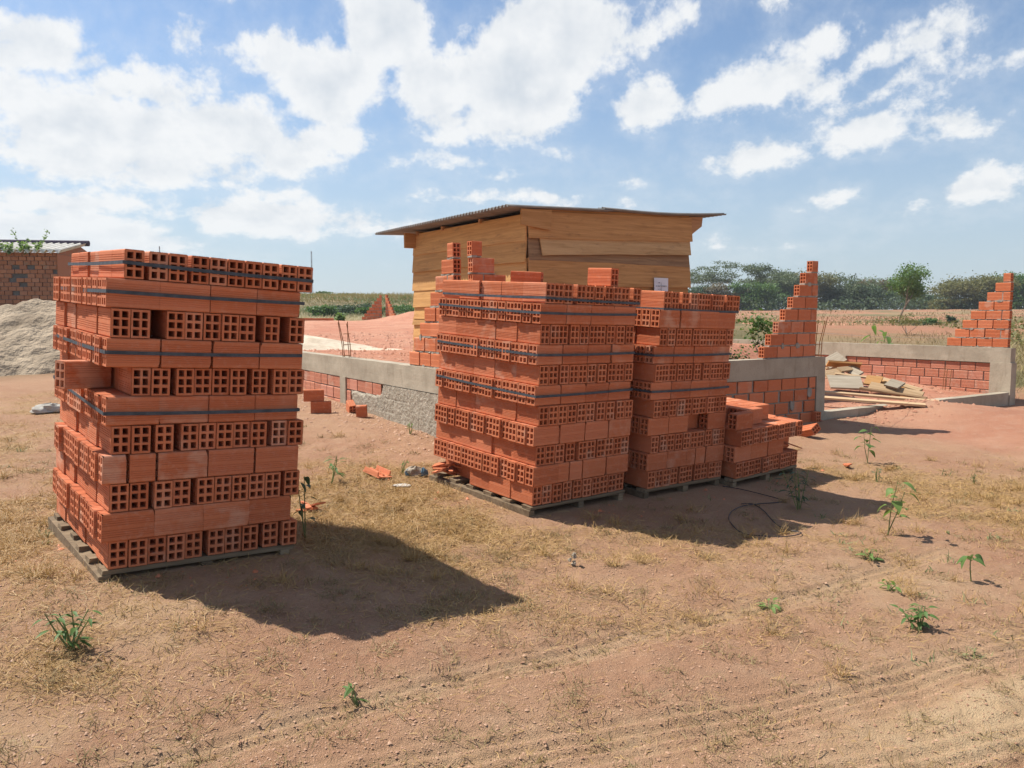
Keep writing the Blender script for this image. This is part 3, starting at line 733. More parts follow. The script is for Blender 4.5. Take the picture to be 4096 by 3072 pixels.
# --- right wall (in shade) from the near corner to the column at the opening
rw = thing('foundation_wall', 'shaded low brick wall behind the stacks, ending in a concrete column', 'wall', MH)
rough_box(MB(), (.0, .0, ZB - BMH), (HA, BT, ZB), 110, 5, .007, 'x', 4).obj('ring_beam', CONCRETE, rw)
MB().box((HA - .17, -.005, -.4), (HA + .004, BT + .005, ZB - BMH + .004), jit=.004).obj('column', CONCRETE, rw)
MB().box((.0, .026, -.4), (HA - .16, .085, ZB - BMH - .003)).obj('mortar_bed', MORTAR, rw)
brick_rows(rw, 'x', 1.9, HA - .185, ZB - BMH - .008, .0, BW / 2 + .008, BRICK_SHED, 23, .022)
for (u, z) in ((4.75, .30), (4.35, .12), (4.62, .10), (3.9, .28), (5.08, .44)):     # slopped mortar on the face
    pts = [(u + .05 * math.cos(i * .785) * random.uniform(.5, 1.2), z + .075 * math.sin(i * .785) * random.uniform(.5, 1.2)) for i in range(8)]
    MB().add([(p[0], -.002, p[1]) for p in pts] + [(p[0], .03, p[1]) for p in pts], [tuple(range(8)), tuple(range(8, 16))[::-1]] + [(i + 8, (i + 1) % 8 + 8, (i + 1) % 8, i) for i in range(8)]).obj('mortar_smear', MORTAR, rw)
# --- low sill across the opening
sl_ = tag(rough_box(MB(), (HA + .01, .004, -.4), (HB - .19, .155, .165), 110, 4, .006, 'x', 5).obj('door_sill', CONCRETE), 'low concrete sill across the wide opening of the house', 'sill')
sl_.matrix_world = MH
# --- far right wall, its inner face lit
fw = thing('foundation_wall', 'low brick wall at the right edge framed by grey concrete', 'wall', MH)
rough_box(MB(), (HB - BT, .02, ZB - BMH), (HB, 6.0, ZB), 130, 5, .007, 'y', 6).obj('ring_beam', CONCRETE, fw)
MB().box((HB - BT - .012, -.006, -.4), (HB + .006, .33, ZB - BMH + .004), jit=.004).obj('column', CONCRETE, fw)
MB().box((HB - BT - .010, 3.05, -.4), (HB - .02, 3.42, ZB - BMH + .004), jit=.004).obj('column', CONCRETE, fw)
MB().box((HB - BT + .048, .3, -.4), (HB - .03, 5.9, ZB - BMH - .003)).obj('mortar_bed', MORTAR, fw)
brick_rows(fw, 'y', .345, 3.04, ZB - BMH - .012, .05, HB - BT + .030 + BW / 2, BRICK_PALE, 24, .007)
brick_rows(fw, 'y', 3.44, 5.5, ZB - BMH - .012, .2, HB - BT + .030 + BW / 2, BRICK_PALE, 25, .007)
# --- stepped corner walls standing on the beam
GS = 'stepped walls started at the corners of the house'
stepped('stepped brick wall at the near corner with sunlit ribbed faces', MH @ Matrix.Translation((.03, 0, 0)), 'y', .30, 1, BRICK_SHED, 31, 4.0, 8, 0, GS)
stepped('short stepped brick wall with a shaded face right of its sunlit twin', MH @ Matrix.Translation((0, .03, 0)), 'x', .09, 1, BRICK_SHED, 32, 4.0, 8, 0, GS)
stepped('stepped brick wall rising right of the stacks beside the opening', MH @ Matrix.Translation((0, .03, 0)), 'x', HA - .17, -1, BRICK_SHED, 33, 4.0, 8, 0, GS)
stepped('stepped brick wall on the far right at the edge of the picture', MH @ Matrix.Translation((HB - BT + .045, 0, 0)), 'y', .10, 1, BRICK_SHED, 34, 4.0, 8, 0, GS)
# --- string line between the stepped walls
def rod(pts, r, n=5): return MB().tube(pts, r, n)
a = Vector((*hxy(HA - .2, .04), ZB + .32)); b = Vector((*hxy(HB - .1, 1.05), ZB + .16))
tag(rod([a.lerp(b, k / 8) - Vector((0, 0, .03 * math.sin(math.pi * k / 8))) for k in range(9)], .0022, 4).obj('string_line', STRING), "mason's string stretched towards the stepped wall on the right", 'string')
# --- reinforcing bars
def rebar_bunch(label, u, v, n, h, lean, z0=ZB - .1, sp=.05):
    x, y = hxy(u, v); t = thing('reinforcing_bars', label, 'rebar', Matrix.Translation((x, y, z0)), 'bars sticking up where columns will stand')
    for k in range(n):
        px, py = (k % 2) * sp * 1.6 - sp, (k // 2) * sp * 1.6 - sp; l = h * random.uniform(.88, 1.04)
        rod([(px, py, 0), (px + lean * .3 * random.uniform(.5, 1.5), py, l * .5), (px + lean * random.uniform(.4, 1.6), py + random.uniform(-.02, .02), l)], .0055, 6).obj('bar', RUST, t)
    if n == 4:
        for q in (.12, .26, .40):
            c = sp * .66; rod([(-sp - .004, -sp, q), (sp * .6, -sp, q + .004), (sp * .6, sp * .6, q), (-sp, sp * .6, q + .003), (-sp - .004, -sp, q)], .003, 5).obj('stirrup', RUST, t)
    return t
random.seed(5)
rebar_bunch('rusty bars standing on the sunlit wall left of the shed', .08, HL + .08, 4, .56, -.05)
rebar_bunch('rusty bars beside the stepped wall at the opening', HA - .07, .08, 4, .62, .05)
rebar_bunch('thin bars rising from the floor by the right wall', HB - .35, .95, 3, .45, .03, .10, .045)

# ------------------------------------------------------------------ timber shed
SC0 = Vector((.22, 11.0, 0)); MS = Matrix.Translation((SC0.x, SC0.y, 0)) @ Matrix.Rotation(R(33.2), 4, 'Z')
SU, SV, ZG = 3.12, 3.52, .70
shed = thing('wooden_shed', 'timber shed of lapped boards with a corrugated roof', 'shed', MS)
random.seed(41)
def board(name, along, a0, a1, z0b, z1b, z0e, z1e, out, mat, lap=.012, cutl=0.0):
    """plank from a0 to a1; z at the start (bottom, top) and at the end; lower edge stands out over the board below"""
    nseg = 14; th = .022; V = []
    ph = random.uniform(0, 9)
    for i in range(nseg + 1):
        f = i / nseg; p = a0 + (a1 - a0) * f
        zb, zt = z0b + (z0e - z0b) * f, z1b + (z1e - z1b) * f
        wv = .006 * math.sin(f * 5 + ph) + .003 * math.sin(f * 17 + ph); pb = p + (cutl if i == 0 else 0)
        if along == 'x': V += [(pb, -out - th - lap, zb + wv), (p, -out - th + .004, zt), (p, -out + .004, zt), (pb, -out - lap, zb + wv)]
        else: V += [(-out - th - lap, pb, zb + wv), (-out - th + .004, p, zt), (-out + .004, p, zt), (-out - lap, pb, zb + wv)]
    F = []
    for i in range(nseg):
        for k in range(4):
            q = (4 * i + k, 4 * i + (k + 1) % 4, 4 * (i + 1) + (k + 1) % 4, 4 * (i + 1) + k); F.append(q if along == 'y' else q[::-1])
    F += [(0, 1, 2, 3) if along == 'x' else (3, 2, 1, 0), tuple(4 * nseg + k for k in ((3, 2, 1, 0) if along == 'x' else (0, 1, 2, 3)))]
    return MB().add(V, F).obj(name, mat, shed)
lz = [2.84, 2.50, 2.21, 1.90, 1.61, 1.40, 1.32, 1.02, .70]
for i in range(len(lz) - 1):
    o = random.uniform(-.02, .03); board('board', 'y', -.012 + random.uniform(0, .02), SV + random.uniform(-.02, .04), lz[i + 1] - .03, lz[i] + (.02 if i else 0), lz[i + 1] - .03 + random.uniform(-.015, .015), lz[i] + .01, .003 + .010 * (i % 2), SHEDWOOD_Y, .024)
fr = [((2.50, 2.865), (2.60, 2.985), -.02, SHEDWOOD, .014), ((2.27, 2.53), (2.40, 2.63), .17, SHEDPALE, .028), ((2.20, 2.52), (2.21, 2.45), .0, SHEDDARK, -.012),
      ((1.86, 2.235), (1.87, 2.24), -.01, SHEDWOOD, .016), ((1.55, 1.885), (1.56, 1.89), -.01, SHEDWOOD, .008), ((1.24, 1.58), (1.24, 1.58), 0, SHEDWOOD, .018), ((.95, 1.27), (.95, 1.27), 0, SHEDWOOD, .008), ((.66, .98), (.66, .98), 0, SHEDWOOD, .016)]
for (s_, e_, a0, m_, out) in fr:
    board('board', 'x', a0, SU + random.uniform(-.03, .03), s_[0], s_[1], e_[0], e_[1], out, m_, .032, cutl=.03 if a0 > .1 else 0)
board('board', 'x', .13, SU - .02, 2.86, 2.92, 2.97, 3.02, .0, SHEDWOOD, .0)
for (u, v) in ((.03, .03), (SU - .09, .03), (.03, SV - .09), (SU - .09, SV - .09), (SU / 2, .03)):
    MB().box((u, v, .6), (u + .07, v + .07, 2.80), jit=.004).obj('post', BEAMWOOD, shed)
MB().box((.035, .03, .62), (SU - .04, .06, 2.78)).obj('inner_lining', SHEDDARK, shed)
MB().box((.035, .06, .62), (.06, SV - .04, 2.76)).obj('inner_lining', SHEDDARK, shed)
MB().box((SU - .05, .06, .62), (SU - .02, SV, 2.86), jit=.003).obj('inner_lining', SHEDWOOD, shed)
MB().box((.06, SV - .03, .62), (SU - .05, SV, 2.80), jit=.003).obj('inner_lining', SHEDWOOD, shed)
def rz(u): return 2.905 + .038 * (u + .41)
MB().add([(-.17, -.095, 2.67), (.33, -.095, 2.62), (.34, -.095, rz(.3) - .03), (-.17, -.095, rz(-.2) - .03), (-.17, -.068, 2.67), (.33, -.068, 2.62), (.34, -.068, rz(.3) - .03), (-.17, -.068, rz(-.2) - .03)],
         [(0, 1, 2, 3), (7, 6, 5, 4), (0, 4, 5, 1), (1, 5, 6, 2), (2, 6, 7, 3), (3, 7, 4, 0)]).obj('beam_end', SHEDWOOD, shed)
MB().add([(SU - .1, .0, 2.72), (SU + .05, .0, 2.72), (SU + .29, .0, 2.87), (SU + .31, .0, 3.02), (SU - .1, .0, 3.0), (SU - .1, .05, 2.72), (SU + .05, .05, 2.72), (SU + .29, .05, 2.87), (SU + .31, .05, 3.02), (SU - .1, .05, 3.0)],
         [(0, 1, 2, 3, 4), (9, 8, 7, 6, 5), (0, 5, 6, 1), (1, 6, 7, 2), (2, 7, 8, 3), (3, 8, 9, 4), (4, 9, 5, 0)]).obj('beam_end', BEAMWOOD, shed)
MB().box((-.24, SV - .10, 2.60), (SU + .3, SV - .05, 2.86), jit=.004).obj('beam_end', SHEDWOOD, shed)
for v in (.06, 1.2, 2.4, SV - .2): MB().box((.05, v, 2.82), (SU + .2, v + .05, 2.885), Matrix.Rotation(R(-2.1), 4, 'Y')).obj('rafter', BEAMWOOD, shed)
def sheet(u0, u1, v0, v1, dz, sag=0.0):
    nu = 12; nv = int((v1 - v0) / .088 * 8); U_, V_ = np.meshgrid(np.linspace(u0, u1, nu), np.linspace(v0, v1, nv), indexing='ij')
    W = .019 * np.sin(V_ / .088 * 2 * math.pi); f = (U_ - u0) / (u1 - u0)
    Z = 2.905 + .038 * (U_ + .41) + dz + W - sag * np.sin(f * math.pi) + .012 * fbm(V_ * .8, U_ * .8, 3, 2)
    V = np.concatenate([np.stack([U_, V_, Z], -1).reshape(-1, 3), np.stack([U_, V_, Z - .007], -1).reshape(-1, 3)]); n = nu * nv
    i, j = np.meshgrid(np.arange(nu - 1), np.arange(nv - 1), indexing='ij'); q = np.stack([i * nv + j, (i + 1) * nv + j, (i + 1) * nv + j + 1, i * nv + j + 1], -1).reshape(-1, 4)
    e = []
    for jj in range(nv - 1): e += [(jj, jj + 1, jj + 1 + n, jj + n), ((nu - 1) * nv + jj + 1, (nu - 1) * nv + jj, (nu - 1) * nv + jj + n, (nu - 1) * nv + jj + 1 + n)]
    for ii in range(nu - 1): e += [((ii + 1) * nv, ii * nv, ii * nv + n, (ii + 1) * nv + n), (ii * nv + nv - 1, (ii + 1) * nv + nv - 1, (ii + 1) * nv + nv - 1 + n, ii * nv + nv - 1 + n)]
    me = mesh_np('roof_sheet', V, np.concatenate([q, (q + n)[:, ::-1], np.array(e)])); me.materials.append(FIBRE); return link('roof_sheet', me, shed)
for (v0, v1) in ((-.13, .97), (.90, 2.05), (1.98, 3.1), (3.03, 4.32)):
    sheet(-.41, 1.42, v0, v1, .0 + random.uniform(0, .012)); sheet(1.27, 3.84, v0, v1, .024 + random.uniform(0, .008), .035)
# notice on the shed wall: sheet of paper with printed lines
PX0, PZ0 = 2.30, 1.655
nt = thing('paper_notice', 'white paper notice with printed lines pinned to the shed wall', 'notice', MS @ Matrix.Translation((PX0, -.086, PZ0)))
nv_ = 10; Vp = []; Fp = []
for i in range(nv_ + 1):
    for j in range(2):
        Vp.append((.298 * i / nv_, -.012 * (1 - j) * (1 - i / nv_) ** 2 - .002, .36 * j + (.03 * (1 - i / nv_) ** 3 if j == 0 else 0)))
for i in range(nv_): Fp.append((2 * i, 2 * i + 2, 2 * i + 3, 2 * i + 1))
Vp2 = Vp + [(x, y + .0015, z) for x, y, z in Vp]; nn_ = len(Vp)
Fp2 = Fp + [tuple(q + nn_ for q in f[::-1]) for f in Fp]
MB().add(Vp2, Fp2).obj('sheet', PAPER, nt)
random.seed(43)
for (x, z, w, h) in ((.080, .278, .045, .016), (.030, .226, .225, .018), (.072, .178, .050, .015), (.026, .128, .235, .016)):     # printed lines, too small to be read
    mb = MB(); q = x
    while q < x + w:
        bw = random.uniform(.003, .006); bh = h * random.uniform(.75, 1.0)
        mb.box((q, -.0180, z), (q + bw, -.0172, z + bh)).box((q, -.0179, z + bh * random.choice((0, .45, .8))), (q + .010, -.0173, z + bh * .12 + bh * .8 * random.random())); q += random.choice((.012, .012, .014, .022))
    mb.obj('printed_line', INK, nt)
for (txt, x, z, sz) in (('13', .085, .048, .056), ('|', .128, .252, .055), ('|', .128, .165, .075), ('|', .128, .048, .075)):
    tcv = bpy.data.curves.new('printed_line', 'FONT'); tcv.body = txt; tcv.size = sz; tcv.extrude = .0004; tcv.materials.append(INK)
    tob = bpy.data.objects.new('printed_line', tcv); COL.objects.link(tob)
    dg = bpy.context.evaluated_depsgraph_get(); me = bpy.data.meshes.new_from_object(tob.evaluated_get(dg)); bpy.data.objects.remove(tob)
    link('printed_line', me, nt, TRS((x, -.0175, z), 0, R(90)))

# ------------------------------------------------------------------ loose bricks and rubble
def loose(label, P, rz, rx=0.0, ry=0.0, L=BL, dz=0.0, mat=None, group=None):
    """P = point on the ground under the brick's middle; flat = lying on its broad side when rx = 90 degrees"""
    up = BH / 2 if abs(math.cos(rx)) > .7 else BW / 2
    o = link('loose_brick', brick_mesh(L, random.randrange(3), mat), None, TRS((P.x, P.y, P.z + up + dz), R(rz), R(rx) if abs(rx) > 3 else rx, R(ry)))
    return tag(o, label, 'brick', group)
random.seed(51)
tz = 11 * .1402
lb = link('loose_brick', brick_mesh(BL, 0), None, MM @ TRS((.52, .77, tz + BW / 2 + .004), R(-50), R(90))); tag(lb, 'brick lying flat on top of the middle stack, holes towards the left', 'brick')
lb = link('loose_brick', brick_mesh(BL, 1), None, MM @ TRS((.885, .30, tz + BH / 2 + .004), R(92), 0)); tag(lb, 'single brick standing on top of the middle stack near the notice', 'brick')
P = gp(1285, 1652); loose('lower of two bricks piled behind the left stack', P, 12, L=BL)
loose('upper of two bricks piled behind the left stack', P + Vector((-.09, .02, BH)), 15)
P = gp(1405, 1650); o = link('loose_brick', brick_mesh(.13, 1), None, TRS((P.x, P.y, P.z + .06), R(-60), R(8), R(28))); tag(o, 'broken brick tipped on its edge by the coated wall, holes showing', 'brick')
P = gp(1447, 1668); o = link('loose_brick', brick_mesh(.12, 2), None, TRS((P.x, P.y, P.z + .065), R(4), R(3), R(-2))); tag(o, 'half brick leaning against the tipped broken brick', 'brick')
P = gp(3250, 1686); o = link('loose_brick', brick_mesh(BL, 2, BRICK_SHED), None, TRS((P.x, P.y + .05, P.z + BH / 2 - .005), R(118))); tag(o, 'brick at the foot of the concrete column, in its shade', 'brick')
P = gp(3232, 1748); o = link('loose_brick', brick_mesh(BL, 1), None, TRS((P.x, P.y, P.z + .075), R(118), R(62), R(16))); tag(o, 'tilted brick lying on the soil right of the low stack', 'brick')
P = Vector((*hxy(.7, 1.75), .80)); o = link('loose_brick', brick_mesh(BL, 1), None, TRS((P.x, P.y, P.z + BH / 2 + .01), R(25))); tag(o, 'brick on the red earth beside the blue sack behind the sunlit wall', 'brick')
def shard_pile(name, label, cat, M, n, size, mat, seed):
    random.seed(seed); t = thing(name, label, cat, M)
    for k in range(n):
        L, W, th = size * random.uniform(.6, 1.4), size * random.uniform(.3, .7), .011
        pts = [(-L / 2, -W / 2), (L / 2 * random.uniform(.6, 1), -W / 2), (L / 2, W / 2 * random.uniform(.3, 1)), (0, W / 2), (-L / 2 * random.uniform(.5, 1), W / 2 * random.uniform(.5, 1))]
        V = [(x, y, 0) for x, y in pts] + [(x, y, th) for x, y in pts]
        F = [(4, 3, 2, 1, 0), (5, 6, 7, 8, 9)] + [(i, (i + 1) % 5, (i + 1) % 5 + 5, i + 5) for i in range(5)]
        MB().add(V, F).obj('shard', mat, t).matrix_local = TRS((random.uniform(-1, 1) * size * .7, random.uniform(-1, 1) * size * .5, .004 + k * .008), random.uniform(0, 6), R(random.uniform(-22, 22)), R(random.uniform(-18, 18)))
    return t
shard_pile('brick_rubble', 'broken brick shards on the back corner of the middle pallet', 'rubble', MM @ Matrix.Translation((.05, 1.06, .015)), 9, .13, BRICK, 61)
P = gp(1780, 1880); shard_pile('brick_rubble', 'small shards scattered beside the corner of the middle pallet', 'rubble', TRS(P), 5, .07, BRICK, 62)
P = gp(1235, 2040); shard_pile('brick_rubble', 'brick chips on the ground right of the left stack', 'rubble', TRS(P), 6, .08, BRICK, 63)
shard_pile('brick_rubble', 'brick crumbs on top of the low stack', 'rubble', MO @ Matrix.Translation((.25, .62, 4 * .1402 + .004)), 6, .06, BRICK, 64)
shard_pile('brick_rubble', 'broken pieces on the right end of the low stack', 'rubble', MO @ Matrix.Translation((.86, .10, .145)), 5, .12, BRICK, 65)
P = gp(2290, 2268); shard_pile('mortar_crumbs', 'grey crumbs of dried mortar on the soil in the middle', 'rubble', TRS(P), 9, .025, PLASTER, 67)
P = gp(3390, 1870); shard_pile('brick_rubble', 'chips in the straw right of the low stack', 'rubble', TRS(P), 4, .06, BRICK, 66)
def channel(label, P, rz, L=.26):
    """brick split lengthwise: a floor, two side walls and one inner rib"""
    mb = MB()
    mb.box((-L / 2, -.065, 0), (L / 2, .065, .011), jit=.003)
    for y, h in ((-.065, .045), (.054, .05), (-.005, .028)): mb.box((-L / 2 + random.uniform(0, .03), y, .0105), (L / 2 - random.uniform(0, .05), y + .011, h), jit=.004)
    o = mb.obj('split_brick', BRICK); o.matrix_world = TRS(P, R(rz), R(-6), R(4)); return tag(o, label, 'brick')
P = gp(1510, 1905); channel('brick split lengthwise lying open on the straw', P + Vector((0, 0, .012)), -52, .27)

# ------------------------------------------------------------------ sacks, hose, planks
def lump(name, mat, parent, rx, ry, rz_, seed, loc=(0, 0, 0), flat=.35):
    n, m = 22, 12; V = []; F = []
    for i in range(m + 1):
        ph = math.pi * i / m
        for j in range(n):
            th = 2 * math.pi * j / n; k = 1 + 1.1 * float(fbm(np.array([math.cos(th) * 1.7 + seed]), np.array([math.sin(th) * 1.7 + ph * 1.4]), seed, 3)[0])
            x, y, z = rx * math.sin(ph) * math.cos(th) * k, ry * math.sin(ph) * math.sin(th) * k, rz_ * math.cos(ph) * k
            V.append((x + loc[0], y + loc[1], max(z, -rz_ * flat) + loc[2]))
    for i in range(m):
        for j in range(n): F.append((i * n + j, (i + 1) * n + j, (i + 1) * n + (j + 1) % n, i * n + (j + 1) % n))
    return MB().add(V, F).obj(name, mat, parent)
P = gp(1660, 1905); sk = thing('cement_sack', 'crumpled cement sack with blue print beside the middle pallet', 'sack', TRS(P, R(10)))
lump('paper', SACKDULL, sk, .085, .06, .06, 3, (0, 0, .02)); lump('printed_patch', SACKBLUE, sk, .035, .035, .045, 5, (.065, -.012, .02)); lump('printed_patch', SACKBLUE, sk, .022, .02, .035, 8, (-.06, -.025, .025))
P = gp(1600, 1945); tag(lump('paper_scrap', SACK, None, .07, .03, .012, 9, (P.x, P.y, P.z + .006)), 'torn scrap of white paper in the straw left of the sack', 'paper')
P = gp(205, 1650); bx_ = thing('cement_sack', 'pale sack lying behind the left stack', 'sack', TRS(P, R(30)))
lump('paper', SACKPALE, bx_, .20, .12, .07, 12, (0, 0, .03))
P = Vector((*hxy(.62, 1.95), .81)); s2 = thing('cement_sack', 'blue and white sack on the red earth behind the sunlit wall', 'sack', TRS(P, R(20)))
lump('paper', SACK, s2, .22, .05, .025, 14, (.12, 0, .01)); lump('printed_patch', SACKBLUE, s2, .10, .05, .045, 15, (-.08, 0, .015))
# hose
def hose():
    px = [(2890, 1950), (2960, 1962), (3060, 1985), (3135, 2010), (3040, 2022), (2975, 2030), (2930, 2050), (2915, 2080), (2935, 2110), (2975, 2135), (3060, 2150), (3150, 2155), (3205, 2140), (3140, 2122), (3095, 2095), (3055, 2050), (3010, 2022), (2960, 2020)]
    P = [gp(*p) + Vector((0, 0, .012)) for p in px]; pts = []
    for i in range(len(P) - 1):
        p0, p1, p2, p3 = P[max(i - 1, 0)], P[i], P[i + 1], P[min(i + 2, len(P) - 1)]
        for k in range(6):
            t = k / 6; pts.append(.5 * ((2 * p1) + (p2 - p0) * t + (2 * p0 - 5 * p1 + 4 * p2 - p3) * t * t + (3 * p1 - p0 - 3 * p2 + p3) * t ** 3))
    return tag(MB().tube(pts, .0036, 6).obj('black_hose', HOSE, None, True), 'coil of thin black hose on the ground in the shade of the stacks', 'hose')
hose()
# planks
def plank(label, A, B_, w, th, mat, roll=0.0, group='planks left in the unfinished house'):
    A, B_ = Vector(A), Vector(B_); d = (B_ - A); L = d.length; x = d.normalized(); y = Vector((0, 0, 1)).cross(x).normalized(); z = x.cross(y)
    M = Matrix((x, y, z)).transposed().to_4x4(); M.translation = A; M = M @ Matrix.Rotation(R(roll), 4, 'X')
    o = MB().box((0, -w / 2, 0), (L, w / 2, th), jit=.004).obj('plank', mat); o.matrix_world = M
    return tag(o, label, 'plank', group)
def hp(u, v, z): x, y = hxy(u, v); return Vector((x, y, z))
plank('nearer of two long planks laid over the low sill', at_y(3230, 1590, 11.3), at_y(3700, 1625, 10.7), .13, .03, FRESHWOOD, 6)
plank('farther of two long planks laid over the low sill', at_y(3230, 1566, 12.0), at_y(3755, 1611, 11.35), .11, .03, FRESHWOOD, 6)
random.seed(71)
pl = [('top pale board of the plank heap, tilted up', (3300, 1462, 13.9), (3368, 1426, 14.0), .24, GREYWOOD, 38), ('dark edged board under the tilted one in the heap', (3310, 1456, 13.7), (3442, 1466, 13.6), .20, SHEDWOOD, -28),
      ('short board lying across the heap', (3355, 1482, 13.4), (3428, 1474, 13.6), .12, FRESHWOOD, 30), ('pale board low at the left of the heap', (3300, 1506, 13.3), (3372, 1492, 13.4), .22, FRESHWOOD, 34),
      ('grey board at the shaded middle of the heap', (3385, 1476, 13.6), (3442, 1502, 13.3), .15, GREYWOOD, 30), ('broad grey board at the foot of the heap with a dark mark', (3315, 1530, 13.0), (3448, 1534, 12.9), .36, GREYWOOD, 30),
      ('thin lath on the broad grey board', (3340, 1499, 13.25), (3490, 1516, 13.1), .06, FRESHWOOD, 15), ('short yellow offcut in the middle of the boards', (3462, 1522, 12.95), (3525, 1530, 12.8), .24, SHEDWOOD, 32),
      ('long yellow board sloping down from the heap', (3478, 1546, 12.8), (3690, 1588, 12.2), .17, FRESHWOOD, 46), ('narrow yellow board pointing to the right wall', (3500, 1512, 13.1), (3684, 1566, 12.35), .10, FRESHWOOD, 20),
      ('grey offcut lying on the yellow boards', (3552, 1532, 12.65), (3606, 1548, 12.45), .20, GREYWOOD, 25), ('lowest long board half hidden under the heap', (3440, 1556, 12.75), (3705, 1598, 12.1), .09, SHEDDARK, 10),
      ('lath at the back of the heap', (3300, 1478, 14.0), (3405, 1458, 14.1), .05, FRESHWOOD, 20), ('second yellow board under the grey offcut', (3500, 1528, 13.0), (3660, 1570, 12.4), .14, SHEDWOOD, 36),
      ('dark board end at the left of the heap', (3300, 1490, 13.6), (3350, 1484, 13.7), .18, SHEDDARK, -20), ('offcut on the red floor before the heap', (3600, 1592, 11.9), (3640, 1598, 11.8), .07, SHEDWOOD, 0)]
for (lab, A, B_, w, m_, ro) in pl: plank(lab, at_y(*A), at_y(*B_), w, .03, m_, ro)

# ------------------------------------------------------------------ heaps of sand
def heap(name, label, cx, cy, rx, ry, h, mat, seed, rough=.25, n=120):
    g = np.linspace(-1.25, 1.25, n); X, Y = np.meshgrid(g, g, indexing='ij'); r = np.hypot(X, Y) * (1 + .5 * fbm(X * 1.6, Y * 1.6, seed, 3))
    prof = np.clip(1 - r, -.3, 1); Zh = h * (np.where(prof > 0, prof ** .95 * (1.25 - .25 * prof), prof))
    wx, wy = cx + X * rx, cy + Y * ry; Zh = Zh * (1 + rough * fbm(wx * 1.3, wy * 1.3, seed + 3, 4)) + rough * .35 * h * fbm(wx * 3.5, wy * 3.5, seed + 5, 4) * (prof > 0)
    Z = G(wx, wy, False) - .02 + Zh
    i, j = np.meshgrid(np.arange(n - 1), np.arange(n - 1), indexing='ij'); F = np.stack([i * n + j, (i + 1) * n + j, (i + 1) * n + j + 1, i * n + j + 1], -1).reshape(-1, 4)
    me = mesh_np(name, np.stack([wx, wy, Z], -1), F); me.materials.append(mat); me.polygons.foreach_set('use_smooth', np.ones(len(me.polygons), dtype=bool))
    return tag(link(name, me), label, 'sand heap')
heap('sand_heap', 'big grey sand heap behind the left stack', -8.9, 14.9, 4.2, 2.9, 1.12, SANDGREY, 3, .5, 200)
heap('sand_heap', 'low pale sand heap on the red earth behind the sunlit wall', -4.45, 15.6, 1.9, 1.4, .34, SAND, 5, .25)
heap('sand_heap', 'thin spread of pale sand beside the pale heap', -2.6, 14.7, 1.0, .6, .04, SAND, 7, .6, 60)

# ------------------------------------------------------------------ old brick building far left
BD = Vector((-16.45, 28.6, 0)); MBd = Matrix.Translation(BD) @ Matrix.Rotation(R(9), 4, 'Z')     # right end of its front wall; wall runs to -x
ob = thing('brick_building', 'old brick building with a pale corrugated roof at the left edge', 'building', MBd)
TOPZ = 3.70
MB().box((-9, .06, .4), (0, 4.5, TOPZ - .02)).obj('wall', CONCRETE_OLD, ob)
random.seed(81); z = TOPZ; r = 0; bm_old = {}
while z > 1.0:
    s = -4.2 + (.13 if r % 2 else 0)
    while s < -.02:
        L = .235; a_, b_ = s, min(s + L, -.01)
        if not (-2.95 < (a_ + b_) / 2 < -2.62) and random.random() > .06 and z > 1.35 and b_ - a_ > .06:
            o = link('brick', brick_mesh(round(b_ - a_, 2), 0, BRICK_OLD, 2), ob, TRS(((a_ + b_) / 2, .06 - .028 + random.uniform(-.004, .003), z - BH / 2)))
        s += L + random.uniform(.012, .03)
    z -= BH + .016; r += 1
rest = MB(); z = TOPZ; r = 0
while z > 1.4:
    s = -8.95 + (.13 if r % 2 else 0)
    while s < -4.47: rest.box((s, -.012, z - BH), (s + .235, .058, z)); s += .252
    z -= BH + .016; r += 1
o = rest.obj('bricks_beyond', BRICK_OLD, ob); o['kind'] = 'stuff'
MB().box((.0, .0, .4), (.03, 4.5, TOPZ - .04)).obj('side_wall', BRICK_OLD, ob)
MB().box((-2.93, -.02, .4), (-2.66, .10, TOPZ - .03), jit=.01).obj('column', CONCRETE_OLD, ob)
MB().box((-9, .005, 1.12), (0, .10, 1.38), jit=.006).obj('plinth_beam', CONCRETE_OLD, ob)
def big_sheet(x0, x1, y0, y1, z0, z1, period, amp, mat, name='roof_sheet'):
    nx = int((x1 - x0) / period * 10); X, Y = np.meshgrid(np.linspace(x0, x1, nx), np.linspace(y0, y1, 6), indexing='ij')
    Z = z0 + (Y - y0) / (y1 - y0) * (z1 - z0) + amp * np.sin(X / period * 2 * math.pi); V = np.concatenate([np.stack([X, Y, Z], -1).reshape(-1, 3), np.stack([X, Y, Z - .012], -1).reshape(-1, 3)]); n = nx * 6
    i, j = np.meshgrid(np.arange(nx - 1), np.arange(5), indexing='ij'); q = np.stack([i * 6 + j, (i + 1) * 6 + j, (i + 1) * 6 + j + 1, i * 6 + j + 1], -1).reshape(-1, 4)
    e = [(ii * 6, ii * 6 + n, (ii + 1) * 6 + n, (ii + 1) * 6) for ii in range(nx - 1)]
    me = mesh_np(name, V, np.concatenate([q, (q + n)[:, ::-1], np.array(e)])); me.materials.append(mat); return link(name, me, ob)
big_sheet(-9.2, .30, -.36, 2.2, TOPZ + .02, TOPZ + .50, .25, .06, FIBRE_PALE)
MB().tube([(-9.2, 2.2, TOPZ + .53), (.36, 2.2, TOPZ + .53)], .11, 8).obj('ridge_cap', RIDGE, ob)
MB().add([(.0, .06, TOPZ - .03), (0, 4.5, TOPZ - .03), (0, 2.2, TOPZ + .43), (-.1, .06, TOPZ - .03), (-.1, 4.5, TOPZ - .03), (-.1, 2.2, TOPZ + .43)], [(0, 1, 2), (5, 4, 3), (0, 2, 5, 3), (2, 1, 4, 5)]).obj('gable', BRICK_OLD, ob)

